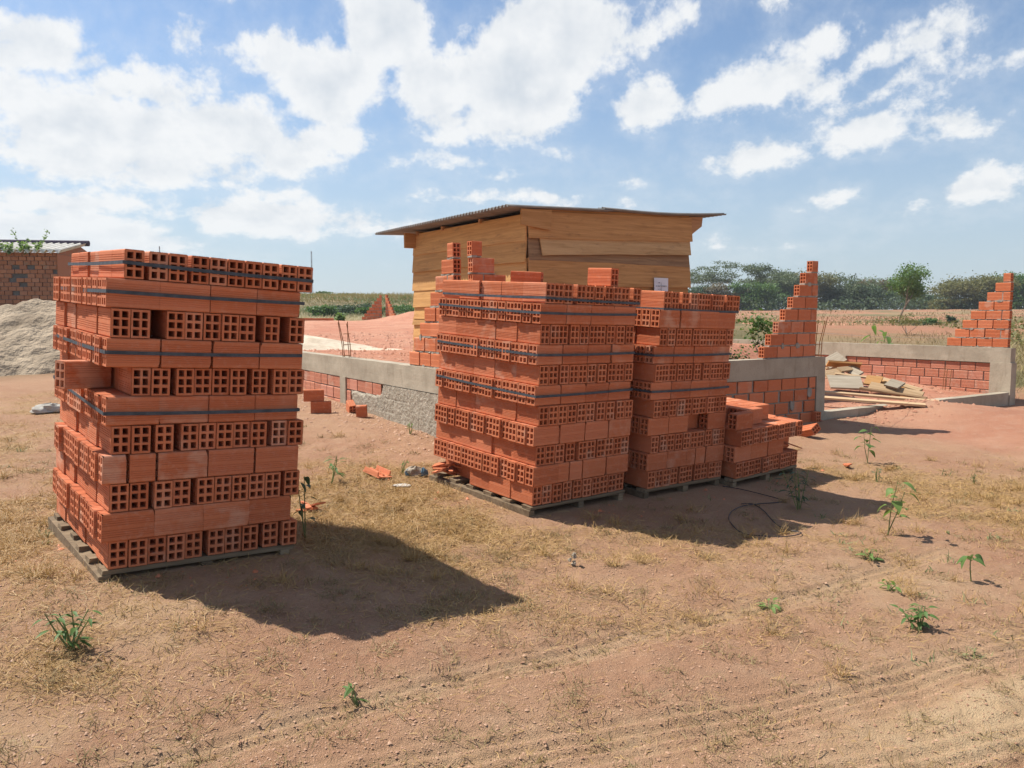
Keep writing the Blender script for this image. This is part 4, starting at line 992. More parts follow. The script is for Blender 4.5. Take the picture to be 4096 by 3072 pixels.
# ------------------------------------------------------------------ far stepped walls of the next house, mast, poles
for (lab, px, py, rot, along, sgn) in (('far stepped wall, shaded, on the left of a pair beyond the red earth', 1528, 1287, 8, 'x', -1), ('far stepped wall, turned away, right of its pair beyond the red earth', 1543, 1290, -52, 'x', 1)):
    D = 39.5; p = at_y(px, py, D); h = G(np.array([p.x]), np.array([p.y]))[0]
    stepped(lab, TRS((p.x, p.y, 0), R(rot)), along, 0.0, sgn, BRICK_SHED, 91 + px, 4.0, 8, 1, 'far pair of stepped walls', float(h) + .0)
def low_row(label, pxs, D):
    t = thing('brick_course', label, 'brick wall')
    for k, px in enumerate(pxs):
        p = at_y(px, 1300, D); link('brick', brick_mesh(BL, 0, BRICK_SHED, 1), t, TRS((p.x, p.y, g1(p.x, p.y) + .05), R(6 + random.uniform(-3, 3))))
low_row('single low course of bricks laid out beyond the red earth', [1178 + 21 * k for k in range(8)], 38.0)
def mast(label, px, top, D, r, lattice):
    p = at_y(px, 1180, D); z0 = g1(p.x, p.y); zt = at_y(px, top, D).z; t = thing('radio_mast', label, 'mast', TRS((p.x, p.y, z0 - .5)))
    H = zt - z0 + .5
    for k in range(3):
        a_ = 2.1 * k; MB().tube([(r * math.cos(a_), r * math.sin(a_), 0), (r * .6 * math.cos(a_), r * .6 * math.sin(a_), H)], r * .22, 5).obj('leg', MAST, t)
    n = int(H / (r * 5)); mb = MB()
    for q in range(n):
        z_ = q * H / n; k = q % 3; rr_ = r * (1 - .4 * q / n); a1, a2 = 2.1 * k, 2.1 * (k + 1)
        mb.tube([(rr_ * math.cos(a1), rr_ * math.sin(a1), z_), (rr_ * math.cos(a2), rr_ * math.sin(a2), z_ + H / n)], r * .13, 4)
    mb.obj('bracing', MAST, t); return t
mast('thin tall radio mast on the horizon between the left stack and the shed', 1249, 1005, 300, .32, True)
mast('far thin mast just above the left stack', 645, 985, 340, .30, True)
def pole(label, px, top, D):
    p = at_y(px, 1190, D); z0 = g1(p.x, p.y); zt = at_y(px, top, D).z; t = thing('utility_pole', label, 'pole', TRS((p.x, p.y, z0 - .3)), 'far poles on the ridge')
    MB().tube([(0, 0, 0), (0, 0, zt - z0 + .3)], [.13, .09], 6).obj('shaft', MAST, t); MB().box((-.6, -.05, zt - z0 - .2), (.6, .05, zt - z0 - .1)).obj('crossarm', MAST, t)
pole('far pole on the ridge beside the radio mast', 1242, 1165, 118); pole('far pole on the ridge near the shed', 1523, 1172, 118)

# ------------------------------------------------------------------ plants
def leaf_quads(C, Nrm, size, asp=.55, rng=RNG):
    """arrays of pointed leaves: centre, normal-ish direction, length"""
    n = len(C); t = rng.normal(size=(n, 3)); t -= (t * Nrm).sum(1, keepdims=True) * Nrm; t /= np.linalg.norm(t, axis=1, keepdims=True) + 1e-9
    b = np.cross(Nrm, t); s = np.asarray(size).reshape(-1, 1) * .5
    V = np.stack([C - t * s, C + b * s * asp - t * s * .1, C + t * s, C - b * s * asp - t * s * .1], 1).reshape(-1, 3)
    return V, np.arange(4 * n).reshape(-1, 4)
def rand_dirs(n, up=.4, rng=RNG):
    d = rng.normal(size=(n, 3)); d[:, 2] = np.abs(d[:, 2]) + up; return d / np.linalg.norm(d, axis=1, keepdims=True)
def grow(seed, h, spread, levels, n0, trunk_r, bare, flat=0.0, wig=.12):
    """skeleton of a tree: list of (points, radii) and list of twig ends"""
    rs = random.Random(seed); segs = []; tips = []
    def branch(p, d, L, r, lev):
        pts = [p]; rad = [r]; n = 4
        for k in range(n):
            d = (d + Vector((rs.uniform(-1, 1), rs.uniform(-1, 1), rs.uniform(-.5, .8) * (1 - flat))) * wig).normalized()
            p = p + d * (L / n); pts.append(p); rad.append(r * (1 - .55 * (k + 1) / n))
        segs.append((pts, rad))
        if lev >= levels: tips.append((p, d, L)); return
        if lev > 0: tips.append((pts[-1], d, L))
        for c in range(n0 if lev == 0 else rs.choice((2, 3, 3))):
            f = rs.uniform(bare if lev == 0 else .45, 1.0); q = pts[min(n, int(f * n))]; a = rs.uniform(0, 2 * math.pi)
            out = Vector((math.cos(a), math.sin(a), rs.uniform(.25, .9) * (1 - flat * .5))); nd = (d * (1.1 - spread) + out * spread).normalized()
            branch(q, nd, L * rs.uniform(.55, .8), rad[min(n, int(f * n))] * .62, lev + 1)
    branch(Vector((0, 0, -.1)), Vector((rs.uniform(-.08, .08), rs.uniform(-.08, .08), 1)).normalized(), h * .42, trunk_r, 0)
    return segs, tips
def tree(label, P, h, w, style, mat, seed, nleaf, lsize, group='trees along the far wood edge', name='tree'):
    rng = np.random.default_rng(seed); rs = random.Random(seed)
    t = thing(name, label, 'tree' if name == 'tree' else 'bush', TRS(P), group)
    cfg = {'umbrella': (.62, 4, 5, .30, .35), 'round': (.55, 3, 7, .15, .0), 'tall': (.50, 4, 5, .45, .1), 'bush': (.75, 3, 8, .02, .0)}[style]
    segs, tips = grow(seed, h, cfg[0], cfg[1], cfg[2], h * .022, cfg[3], cfg[4])
    zs = max(p.z for p, _, _ in tips); xs = max(max(abs(p.x), abs(p.y)) for p, _, _ in tips)
    kz = h * .98 / zs; kx = w * .5 / xs * 1.45
    mb = MB()
    for pts, rad in segs:
        if rad[0] > .006: mb.tube([(p.x * kx, p.y * kx, p.z * kz) for p in pts], [max(r_, .006) for r_ in rad], 5, False)
    mb.obj('trunk', BARK, t)
    T = np.array([(p.x * kx, p.y * kx, p.z * kz) for p, _, _ in tips])
    if style == 'umbrella': keep = T[:, 2] > h * .58; T = T[keep] if keep.sum() > 10 else T
    if style == 'tall': keep = T[:, 2] > h * .35; T = T[keep] if keep.sum() > 10 else T
    cl = rng.integers(0, len(T), nleaf); sg = {'umbrella': (.060, .022), 'round': (.085, .075), 'tall': (.07, .05), 'bush': (.09, .09)}[style]
    C = T[cl] + rng.normal(size=(nleaf, 3)) * np.array([w * sg[0], w * sg[0], h * sg[1]])
    if style in ('round', 'bush'):       # fill down to the ground like an edge tree
        m_ = nleaf // 3; a = rng.uniform(0, 6.283, m_); rr_ = w * .5 * np.sqrt(rng.uniform(.15, 1, m_)); zz = h * rng.uniform(.04, .75, m_); rr_ *= np.sqrt(np.clip(1.05 - (zz / h) ** 2, .05, 1))
        cx = np.round(a * 4) / 4 + rng.normal(size=m_) * .1
        C = np.concatenate([C, np.stack([rr_ * np.cos(cx), rr_ * np.sin(cx), zz + h * .03 * rng.normal(size=m_)], 1)])
    C[:, 2] = np.maximum(C[:, 2], .03)
    V, F = leaf_quads(C, rand_dirs(len(C), .5, rng), lsize * rng.uniform(.6, 1.3, len(C)), .6, rng)
    me = mesh_np('crown', V, F); me.materials.append(mat); link('crown', me, t); return t
def tree_px(label, px, base, top, wpx, D, style, mat, seed, nleaf, ls, **kw):
    p = at_y(px, base, D); z = g1(p.x, p.y); zt = at_y(px, top, D).z; w = wpx / FPX * D
    return tree(label, Vector((p.x, p.y, z - .05)), max(zt - z, .3), w, style, mat, seed, nleaf, ls, **kw)
TR = [('pale tall umbrella tree standing directly right of the shed', 2860, 1240, 1052, 210, 140, 'umbrella', LEAF_GREY, 3, 5200, .30),
      ('second umbrella tree, next right of the one beside the shed', 2975, 1240, 1060, 190, 142, 'umbrella', LEAF_GREY, 4, 4800, .30),
      ('third umbrella tree with thin crown, left of the stepped wall', 3075, 1240, 1085, 150, 150, 'umbrella', LEAF_GREY, 5, 3400, .30),
      ('bright green round tree in the wood edge left of the stepped wall', 3035, 1240, 1138, 150, 128, 'round', LEAF, 6, 6500, .34),
      ('dark tree filling the wood edge beside the shed', 2820, 1240, 1150, 170, 132, 'round', LEAF_DARK, 7, 6000, .36),
      ('dark brownish tree between the umbrella trees', 2925, 1240, 1145, 170, 131, 'round', LEAF_BROWN, 8, 5600, .34),
      ('grey-green tree just left of the stepped wall', 3145, 1240, 1092, 150, 134, 'round', LEAF_GREY, 9, 6000, .34),
      ('olive tree partly behind the stepped wall', 3235, 1240, 1098, 150, 136, 'round', LEAF_OLIVE, 10, 5600, .34),
      ('grey-green tree emerging right of the stepped wall', 3345, 1245, 1106, 170, 136, 'round', LEAF_GREY, 11, 6500, .34),
      ('dark low tree right of the stepped wall', 3440, 1248, 1150, 150, 134, 'round', LEAF_DARK, 12, 5600, .34),
      ('brown crowned tree left of the lone tall tree', 3487, 1245, 1112, 130, 140, 'tall', LEAF_BROWN, 13, 4200, .32),
      ('green wood-edge tree behind the lone tall tree', 3540, 1250, 1118, 160, 150, 'round', LEAF, 14, 5600, .36),
      ('dark wood-edge tree right of the lone tall tree', 3680, 1255, 1165, 150, 138, 'round', LEAF_DARK, 15, 5600, .36),
      ('slim pale tree rising above the wood edge right of the lone tree', 3785, 1255, 1140, 110, 150, 'umbrella', LEAF, 16, 3200, .32),
      ('low olive bushy tree at the wood edge', 3790, 1262, 1195, 150, 126, 'round', LEAF_OLIVE, 17, 5200, .34),
      ('broad yellowish green tree left of the far right stepped wall', 3900, 1265, 1112, 200, 126, 'round', LEAF_OLIVE, 18, 8500, .34),
      ('dark green tree behind the far right stepped wall', 3985, 1268, 1118, 170, 134, 'round', LEAF_DARK, 19, 6500, .34),
      ('tall green tree at the right edge of the picture', 4100, 1270, 1100, 150, 128, 'round', LEAF, 20, 7500, .34),
      ('thin grey tree above the wood at the right edge', 4085, 1262, 1095, 110, 150, 'umbrella', LEAF_GREY, 21, 2600, .32),
      ('edge tree left behind the shed roof line', 2730, 1240, 1165, 150, 138, 'round', LEAF_DARK, 22, 3500, .36)]
for a_ in TR: tree_px(*a_)
tree_px('lone tall tree with a bare trunk in the right field', 3590, 1302, 1068, 200, 56, 'tall', LEAF, 27, 7000, .15, group='single trees in the right field')
tree_px('thin sapling before the lone tree', 3630, 1345, 1245, 120, 22, 'umbrella', LEAF_OLIVE, 24, 700, .05, group='single trees in the right field')
tree_px('round green bush in the right field', 3715, 1306, 1272, 62, 50, 'bush', LEAF, 25, 2600, .12, group='bushes in the right field', name='bush')
tree_px('low spreading bush left of the round bush', 3650, 1308, 1284, 90, 50, 'bush', LEAF_GREY, 26, 2200, .11, group='bushes in the right field', name='bush')
tree_px('small dark bush on the right field edge', 3805, 1300, 1262, 34, 62, 'bush', LEAF_DARK, 28, 900, .14, group='bushes in the right field', name='bush')
tree_px('leafy shrub behind the low wall left of the stepped wall', 3040, 1420, 1238, 150, 14.6, 'tall', LEAF, 29, 420, .085, group='shrubs behind the shaded wall', name='bush')
tree_px('small shrub at the foot of the leafy shrub', 2958, 1418, 1360, 60, 14.0, 'bush', LEAF, 30, 190, .06, group='shrubs behind the shaded wall', name='bush')
tree_px('tiny shrub showing beside the third stack', 2915, 1405, 1375, 26, 14.2, 'bush', LEAF, 31, 70, .05, group='shrubs behind the shaded wall', name='bush')
tree_px('small bush on the ridge right of the radio mast', 1295, 1185, 1165, 46, 116, 'bush', LEAF, 32, 900, .30, group='bushes on the left ridge', name='bush')
tree_px('low bush on the ridge halfway to the shed', 1385, 1187, 1174, 50, 117, 'bush', LEAF_DARK, 33, 700, .3, group='bushes on the left ridge', name='bush')
tree_px('bright young banana-like plant beyond the red earth', 1363, 1287, 1252, 26, 40, 'bush', LEAF_BRIGHT, 34, 260, .22, group='bushes on the left ridge', name='bush')
for i, (px, w) in enumerate(((1300, 130), (1400, 120), (1490, 110), (1600, 120))):
    tree_px(['dense dark hedge bush on the slope nearest the left stack', 'dense hedge bush on the slope behind the banana plant', 'dense hedge bush on the slope left of the far stepped walls', 'dense hedge bush on the slope beside the shed'][i], px, 1262, (1224, 1216, 1230, 1219)[i], w * (.8, 1.1, .7, 1.0)[i], (52, 57, 55, 60)[i], 'bush', (LEAF, LEAF_DARK, LEAF, LEAF)[i], 40 + i, 3000, .16, group='hedge bushes on the left slope', name='bush')
rgu = np.random.default_rng(61); nu_ = 15000; cx = rgu.uniform(24, 102, nu_); cy = 131 + rgu.normal(size=nu_) * 6 + .06 * cx
hmax = 1.0 + 1.6 * vnoise(cx * .35, cy * .2, 5); C = np.stack([cx, cy, G(cx, cy) + rgu.uniform(0, 1, nu_) ** .8 * hmax], 1)
V, F = leaf_quads(C, rand_dirs(nu_, .4, rgu), .42 * rgu.uniform(.6, 1.3, nu_), .6, rgu); me = mesh_np('undergrowth', V, F); me.materials.append(LEAF_DARK); tag(link('undergrowth', me), 'tangled undergrowth filling the foot of the far wood edge', 'undergrowth', kind='stuff')
ns_ = 26000; rr_ = np.exp(rgu.uniform(math.log(22), math.log(95), ns_)); aa_ = rgu.uniform(.13, .62, ns_); cx, cy = rr_ * np.sin(aa_), rr_ * np.cos(aa_); ncl = vnoise(cx * .32, cy * .22, 19); u_, v_ = huv(cx, cy)
kk = (ncl > .82) & ~((u_ < HB + .5) & (v_ < 9)); cx, cy, rr_, ncl = cx[kk], cy[kk], rr_[kk], ncl[kk]; ns_ = len(cx); C = np.stack([cx, cy, G(cx, cy) + rgu.uniform(0, 1, ns_) * (ncl - .74) * 2.4], 1)
V, F = leaf_quads(C, rand_dirs(ns_, .4, rgu), (.05 + .0028 * rr_) * rgu.uniform(.6, 1.3, ns_), .6, rgu); me = mesh_np('scrub', V, F); me.materials.append(LEAF_OLIVE); tag(link('scrub', me), 'low green scrub dotted over the right field', 'scrub', kind='stuff')
# creeper on the old building's roof
rng = np.random.default_rng(50); cr = thing('creeper', 'feathery green creeper growing over the old roof at the left edge', 'plant', MBd @ Matrix.Translation((-1.75, -.35, TOPZ + .02)))
C = []; mb = MB()
for k in range(52):
    a_ = Vector((rng.uniform(-1.9, 1.35), rng.uniform(-.15, .3), rng.uniform(-.1, .1))); d = Vector((rng.uniform(-.5, .5), rng.uniform(-.1, .5), rng.uniform(.25, .9))); L = rng.uniform(.4, 1.2)
    pts = [a_ + d * (L * q / 5) + Vector((0, 0, -.18 * (q / 5) ** 2 * L)) for q in range(6)]; mb.tube(pts, .006, 4)
    for q in range(26): f = rng.uniform(.1, 1) * 5; i_ = min(4, int(f)); C.append(tuple(pts[i_].lerp(pts[i_ + 1], f - i_) + Vector(rng.normal(size=3) * .045)))
mb.obj('stem', STEM, cr); C = np.array(C); V, F = leaf_quads(C, rand_dirs(len(C), .4, rng), .11 * rng.uniform(.6, 1.4, len(C)), .5, rng); me = mesh_np('leaves', V, F); me.materials.append(LEAF_BRIGHT); link('leaves', me, cr)

def big_leaf(L, W, droop):
    V = []; n = 6
    prof = [0.0, .62, .95, 1.0, .78, .42, 0.0]
    for i in range(n + 1):
        f = i / n; x = L * f; z = -droop * f * f * L; hw = W / 2 * prof[i]
        V += [(x, -hw, z + hw * .25), (x, 0, z), (x, hw, z + hw * .25)]
    F = []
    for i in range(n):
        a = 3 * i; F += [(a, a + 3, a + 4, a + 1), (a + 1, a + 4, a + 5, a + 2)]
    return V, F
def seedling(label, P, h, nleaf, L, W, mat, seed, stems=1, droop=.6, low=.35, group='young plants on the bare ground', spread=.25):
    rs = random.Random(seed); t = thing('seedling', label, 'plant', TRS(P), group); mb = MB()
    for s_ in range(stems):
        a = rs.uniform(0, 6.28); lean = rs.uniform(0, spread) * h; top = Vector((math.cos(a) * lean, math.sin(a) * lean, h * rs.uniform(.75, 1)))
        pts = [Vector((rs.uniform(-.01, .01), rs.uniform(-.01, .01), -.02)), top * .5 + Vector((rs.uniform(-.015, .015), rs.uniform(-.015, .015), 0)), top]
        mb.tube(pts, [.0042, .0035, .002], 5)
        for k in range(max(2, nleaf // stems)):
            f = low + (1 - low) * (k + .5) / max(2, nleaf // stems); q = pts[0].lerp(pts[1], f * 2) if f < .5 else pts[1].lerp(pts[2], f * 2 - 1)
            az = k * 2.4 + rs.uniform(-.5, .5); sc = rs.uniform(.65, 1.15); V, F = big_leaf(L * sc, W * sc, droop * rs.uniform(.5, 1.4))
            pet = L * .35; e = q + Vector((math.cos(az), math.sin(az), .35)) * pet; mb.tube([q, e], .0014, 4)
            me = MB().add(V, F).mesh('leaf', mat, True); link('leaf', me, t, TRS(e, az, R(rs.uniform(-25, 25)), R(rs.uniform(-25, 15))))
    mb.obj('stem', STEM, t); return t
seedling('heart-leaved seedling right of the low stack, taller of two in a row', gp(3470, 1850), .38, 12, .09, .07, LEAF, 1, 2)
seedling('bright seedling with light leaves at the tip of the long shadow', gp(3550, 2140), .40, 13, .08, .066, LEAF_BRIGHT, 2, 2)
seedling('single small seedling near the right edge', gp(3885, 2325), .17, 6, .055, .045, LEAF, 3, 1, .9, .75)
seedling('bushy green weed on the sand at the lower right', gp(3680, 2520), .11, 50, .045, .018, LEAF, 4, 5, .4, .2, spread=.9)
seedling('flat green weed beside a dry twig on the right', gp(3480, 2235), .06, 16, .055, .024, LEAF_BRIGHT, 5, 4, .5, .1, spread=1.4)
seedling('small flat weed above the bushy weed', gp(3550, 2358), .05, 12, .045, .02, LEAF_BRIGHT, 6, 3, .5, .1, spread=1.4)
seedling('small flat weed in the middle of the sand', gp(3080, 2430), .045, 14, .05, .02, LEAF_BRIGHT, 7, 3, .5, .1, spread=1.5)
seedling('narrow-leaved weed between the left and middle stacks', gp(1325, 1935), .27, 16, .085, .02, LEAF, 8, 3, .5, .3, spread=.5)
seedling('tiny narrow-leaved weed in the lower middle', gp(1430, 2790), .09, 9, .05, .013, LEAF, 9, 3, .3, .2, spread=.8)
seedling('leafy weed on the soil at the lower left', gp(285, 2600), .16, 48, .055, .015, LEAF, 10, 7, .4, .2, spread=.7)
seedling('dark weed growing close to the right corner of the left stack', gp(1222, 2150), .40, 14, .07, .03, LEAF_DARK, 11, 2, .7, .25)
seedling('feathery dark weed in the shade right of the stacks', gp(3195, 2040), .33, 70, .07, .018, LEAF_DARK, 12, 5, .4, .2, spread=.6)
seedling('small weed at the foot of the coated wall', gp(1640, 1740), .14, 12, .04, .014, LEAF_BRIGHT, 13, 4, .4, .2, spread=.6)
seedling('small weed beside the split brick', gp(1610, 1895), .12, 10, .04, .014, LEAF, 14, 3, .4, .2, spread=.6)
seedling('weed in the dry grass right of the seedlings', gp(3510, 1930), .14, 10, .035, .015, LEAF_GREY, 15, 3, .4, .2, spread=.5)
seedling('weed in the dry grass near the right edge', gp(3895, 1935), .10, 10, .03, .014, LEAF_GREY, 16, 3, .4, .2, spread=.5)
seedling('large-leaved young plant behind the right low wall', Vector((*hxy(HB + 1.2, 3.2), g1(*hxy(HB + 1.2, 3.2)))), .85, 9, .22, .10, LEAF_BRIGHT, 17, 2, .9, .5)

# ------------------------------------------------------------------ dry grass, gravel, field grass (nobody could count these)
def blades(name, X, Y, Ln, Wd, lie, mat, label, cat, seed, seg=2, lift=.0):
    """lie = 0 upright .. 1 flat; bent two-piece blades"""
    rng = np.random.default_rng(seed); n = len(X); Z = G(X, Y); a = rng.uniform(0, 2 * math.pi, n); el = (1 - lie) * (math.pi / 2) * rng.uniform(.35, 1.0, n) + rng.uniform(0, .18, n)
    d = np.stack([np.cos(a) * np.cos(el), np.sin(a) * np.cos(el), np.sin(el)], 1); s = np.stack([-np.sin(a), np.cos(a), np.zeros(n)], 1)
    s = s + np.stack([np.zeros(n), np.zeros(n), rng.uniform(-.8, .8, n)], 1)
    P0 = np.stack([X, Y, Z + lift + rng.uniform(-.002, .006, n)], 1); L = Ln[:, None]; W = Wd[:, None]
    P1 = P0 + d * L * .55; d2 = d + rng.normal(size=(n, 3)) * .35; d2[:, 2] -= .25; P2 = P1 + d2 * L * .45
    gz = P0[:, 2] + .002; P2[:, 2] = np.maximum(P2[:, 2], gz)
    V = np.stack([P0 - s * W, P0 + s * W, P1 + s * W * .8, P1 - s * W * .8, P2 + s * W * .25, P2 - s * W * .25], 1).reshape(-1, 3)
    b = np.arange(n)[:, None] * 6; F = np.concatenate([b + np.array([0, 1, 2, 3]), b + np.array([3, 2, 4, 5])], 0)
    me = mesh_np(name, V, F); me.materials.append(mat); return tag(link(name, me), label, cat, kind='stuff')
def in_stack(X, Y):
    bad = np.zeros(len(X), bool)
    for M in (ML, MM, MN, MO):
        Mi = np.array(M.inverted()); u = Mi[0, 0] * X + Mi[0, 1] * Y + Mi[0, 3]; v = Mi[1, 0] * X + Mi[1, 1] * Y + Mi[1, 3]
        bad |= (u > -.05) & (u < SW + .02) & (v > -.01) & (v < SD)
    return bad
rng = np.random.default_rng(100)
def cand(n, ymin=2.0, ymax=12.0):
    r_ = np.exp(rng.uniform(math.log(ymin), math.log(ymax), n)); a = np.radians(rng.uniform(-40, 40, n)); return r_ * np.sin(a), r_ * np.cos(a)
X, Y = cand(620000); m_ = straw_mask(X, Y); k = (rng.uniform(0, 1, len(X)) < m_ ** 1.5 * .55) & ~in_stack(X, Y); X, Y, m_ = X[k], Y[k], m_[k]
d_ = np.hypot(X, Y); n = len(X)
blades('dry_grass', X, Y, rng.uniform(.025, .085, n) * (.6 + .8 * m_), rng.uniform(.0006, .0012, n) * (1 + .10 * d_), np.clip(rng.normal(.80, .18, n), .15, 1), STRAW, 'flattened dry straw-coloured grass over the bare soil', 'grass', 1)
# tufts
tc_ = 1100; TX, TY = cand(tc_, 2.2, 9); mm = straw_mask(TX, TY); kk = (rng.uniform(0, 1, tc_) < .40 + mm) & ~in_stack(TX, TY); TX, TY = TX[kk], TY[kk]
u_, v_ = huv(TX, TY); kk = ~((u_ > -.1) & (v_ > -.1)); TX, TY = TX[kk], TY[kk]
rep = rng.integers(8, 46, len(TX)); X = np.repeat(TX, rep); Y = np.repeat(TY, rep); n = len(X); X = X + rng.normal(size=n) * .035; Y = Y + rng.normal(size=n) * .035
blades('grass_tufts', X, Y, rng.uniform(.02, .06, n), rng.uniform(.0006, .0013, n) * (1 + .1 * np.hypot(X, Y)), np.clip(rng.normal(.55, .2, n), 0, 1), TUFT, 'small dry grass tufts dotted over the soil', 'grass', 2)
TX, TY = cand(160, 3.2, 9); kk = ~in_stack(TX, TY); u_, v_ = huv(TX, TY); kk &= ~((u_ > -.1) & (v_ > -.1)) & ((TX > 1.5) | (TX < -2.2)); TX, TY = TX[kk], TY[kk]
rep = rng.integers(4, 22, len(TX)); X = np.repeat(TX, rep) + 0; n = len(X); X = X + rng.normal(size=n) * .03; Y = np.repeat(TY, rep) + rng.normal(size=n) * .03
blades('green_sprouts', X, Y, rng.uniform(.02, .06, n), rng.uniform(.001, .003, n) * (1 + .05 * np.hypot(X, Y)), np.clip(rng.normal(.5, .2, n), 0, 1), SPROUT, 'sparse dusty green sprouts in the dry grass', 'grass', 12)
# rooted clumps with some height, densest round the pallets and on the left
TX, TY = cand(900, 2.4, 9); mm = straw_mask(TX, TY); kk = (rng.uniform(0, 1, 900) < mm * .9 * sstep(2.8, 4.2, TY)) & ~in_stack(TX, TY); TX, TY = TX[kk], TY[kk]
rep = rng.integers(20, 70, len(TX)); X = np.repeat(TX, rep); n = len(X); sp_ = np.repeat(rng.uniform(.015, .05, len(TX)), rep); X = X + rng.normal(size=n) * sp_; Y = np.repeat(TY, rep) + rng.normal(size=n) * sp_
blades('grass_clumps', X, Y, rng.uniform(.03, .11, n), rng.uniform(.0006, .0012, n) * (1 + .1 * np.hypot(X, Y)), np.clip(rng.normal(.45, .22, n), 0, 1), STRAW, 'rooted dry grass clumps round the stacks', 'grass', 13)
# gravel and clods
X, Y = cand(90000, 1.9, 8.0); k = ~in_stack(X, Y); X, Y = X[k], Y[k]; d_ = np.hypot(X, Y); u_, v_ = huv(X, Y); k = (rng.uniform(0, 1, len(X)) < .75 + .5 * fbm(X * .9, Y * .9, 77, 3)) & ~((u_ > -.05) & (v_ > -.05)); X, Y = X[k], Y[k]; n = len(X)
Rp = rng.lognormal(math.log(.0024), .45, n); Rp = np.clip(Rp, .0012, .010); Z = G(X, Y)
O = np.array([(1, 0, 0), (-1, 0, 0), (0, 1, 0), (0, -1, 0), (0, 0, 1), (0, 0, -1)], float); FO = np.array([(0, 2, 4), (2, 1, 4), (1, 3, 4), (3, 0, 4)])
ang = rng.uniform(0, 6.283, n); c_, s_ = np.cos(ang), np.sin(ang); V = O[None] * (1 + rng.uniform(-.35, .35, (n, 6, 1))) * Rp[:, None, None] * np.array([1, 1, .75])
V = np.stack([V[..., 0] * c_[:, None] - V[..., 1] * s_[:, None] + X[:, None], V[..., 0] * s_[:, None] + V[..., 1] * c_[:, None] + Y[:, None], V[..., 2] + (Z + Rp * .35)[:, None]], -1).reshape(-1, 3)
F = (np.arange(n)[:, None, None] * 6 + FO[None]).reshape(-1, 3); me = mesh_np('gravel', V, F); me.materials.append(PEBBLE); tag(link('gravel', me), 'fine gravel and small clods over the dirt road', 'gravel', kind='stuff')
def clods(name, label, X, Y, rmin, rmax, mat, seed):
    rg = np.random.default_rng(seed); n = len(X); r_ = rmin * (rmax / rmin) ** (rg.uniform(0, 1, n) ** 2.5); Zc = G(X, Y); a = rg.uniform(0, 6.283, n); c_, s_ = np.cos(a), np.sin(a)
    V = O[None, :5] * (1 + rg.uniform(-.4, .4, (n, 5, 1))) * r_[:, None, None] * np.array([1, 1, .8])
    V = np.stack([V[..., 0] * c_[:, None] - V[..., 1] * s_[:, None] + X[:, None], V[..., 0] * s_[:, None] + V[..., 1] * c_[:, None] + Y[:, None], V[..., 2] + (Zc + r_ * .1)[:, None]], -1).reshape(-1, 3)
    me = mesh_np(name, V, (np.arange(n)[:, None, None] * 5 + FO[None]).reshape(-1, 3)); me.materials.append(mat); return tag(link(name, me), label, 'clods', kind='stuff')
CLOD = mat_leaf('red_clod', (.30, .12, .07), (.50, .26, .165), 0.0)
rg = np.random.default_rng(7); X, Y = hxy(rg.uniform(.2, HB - .3, 9000), rg.uniform(.2, 14, 9000) ** 1.0); clods('earth_clods', 'lumps of red earth and small stones on the fill inside the house', X, Y, .006, .05, CLOD, 3)
X, Y = hxy(rg.normal(7.0, .9, 420), -np.abs(rg.normal(.2, .3, 420))); clods('spoil_clods', 'lumps of spoil on the mound before the low sill', X, Y, .005, .04, CLOD, 4)
u_ = rg.uniform(.0, 7, 2600); X, Y = hxy(-np.abs(rg.normal(0.02, .35, 2600)) - .02, u_); clods('wall_foot_clods', 'crumbled soil along the foot of the sunlit wall', X, Y, .004, .022, PEBBLE, 5)
CRUMB = mat_leaf('brick_crumb', (.46, .14, .06), (.64, .26, .14), 0.0)
cl_ = [(M_ @ Vector((u0, v0, 0))) for M_ in (ML, MM, MN, MO) for (u0, v0) in ((-.1, .6), (-.12, 1.1), (.5, -.12), (1.05, .3))]
X = np.concatenate([c.x + rg.normal(size=26) * .16 for c in cl_]); Y = np.concatenate([c.y + rg.normal(size=26) * .16 for c in cl_]); k = ~in_stack(X, Y); clods('brick_crumbs', 'orange brick crumbs lying round the pallets', X[k], Y[k], .004, .020, CRUMB, 8)
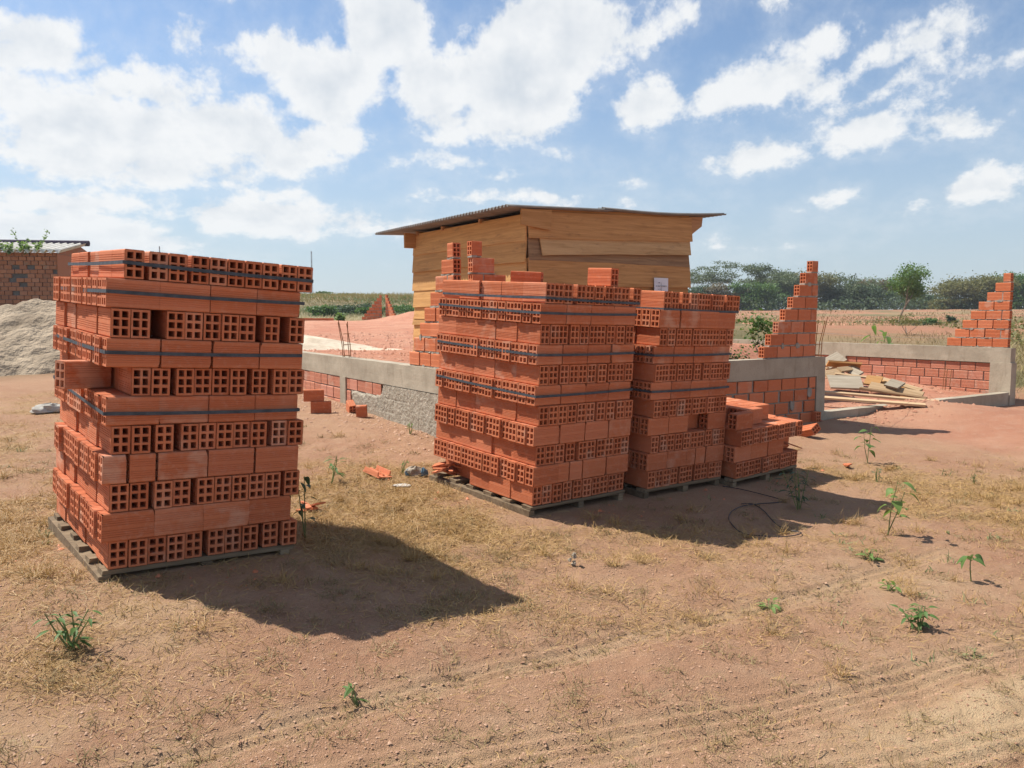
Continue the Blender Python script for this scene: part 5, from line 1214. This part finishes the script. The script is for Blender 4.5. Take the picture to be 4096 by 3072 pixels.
# far fields
def field(n, r0, r1, a0, a1, ln, wd, mat, name, label, seed, thr=-9, noise=0):
    rg = np.random.default_rng(seed); r_ = np.exp(rg.uniform(math.log(r0), math.log(r1), n)); a = np.radians(rg.uniform(a0, a1, n)); X, Y = r_ * np.sin(a), r_ * np.cos(a)
    u_, v_ = huv(X, Y); k = (fbm(X * .16, Y * .16, 60 + noise, 3) * 2 > thr) & ~((u_ > -.2) & (u_ < HB + .25) & (v_ > -.5) & (v_ < 9)); X, Y, r_ = X[k], Y[k], r_[k]; n = len(X)
    blades(name, X, Y, ln * (.5 + r_ / r1) * rg.uniform(.5, 1.3, n), wd * r_ / r1 * rg.uniform(.6, 1.3, n), np.full(n, .25), mat, label, 'grass', seed)
field(24000, 43, 130, -26, -2, .32, .04, FIELDGRASS, 'field_grass', 'tall yellowish grass on the left slope', 5)
field(11000, 46, 110, -26, -2, .32, .05, GREENGRASS, 'green_field_grass', 'patches of green grass on the left slope', 6, .10, 3)
field(9000, 17, 60, 7, 36, .20, .016, DRYFIELD, 'dry_field_grass', 'dry grass across the right field', 7, -.05, 5)
field(7000, 60, 125, 7, 36, .25, .04, DRYFIELD, 'far_field_grass', 'dry grass before the far wood edge', 8, -.2, 6)
field(3500, 15.5, 30, 30, 40, .16, .010, FIELDGRASS, 'edge_grass', 'greenish grass behind the right low wall', 9)

# ------------------------------------------------------------------ dry-season haze
def haze():
    o = MB().box((-420, -60, -3.0), (420, 420, 16.0)).obj('haze', None)
    m = bpy.data.materials.new('haze'); m.use_nodes = True; t = m.node_tree; t.nodes.clear()
    out = t.nodes.new('ShaderNodeOutputMaterial'); v = t.nodes.new('ShaderNodeVolumePrincipled')
    v.inputs['Color'].default_value = (.86, .92, 1.0, 1); v.inputs['Density'].default_value = .0005; v.inputs['Anisotropy'].default_value = .3
    t.links.new(v.outputs[0], out.inputs['Volume']); o.data.materials.append(m)
    o['kind'] = 'stuff'; o['label'] = 'thin dry-season haze over the fields'; o['category'] = 'haze'
haze()
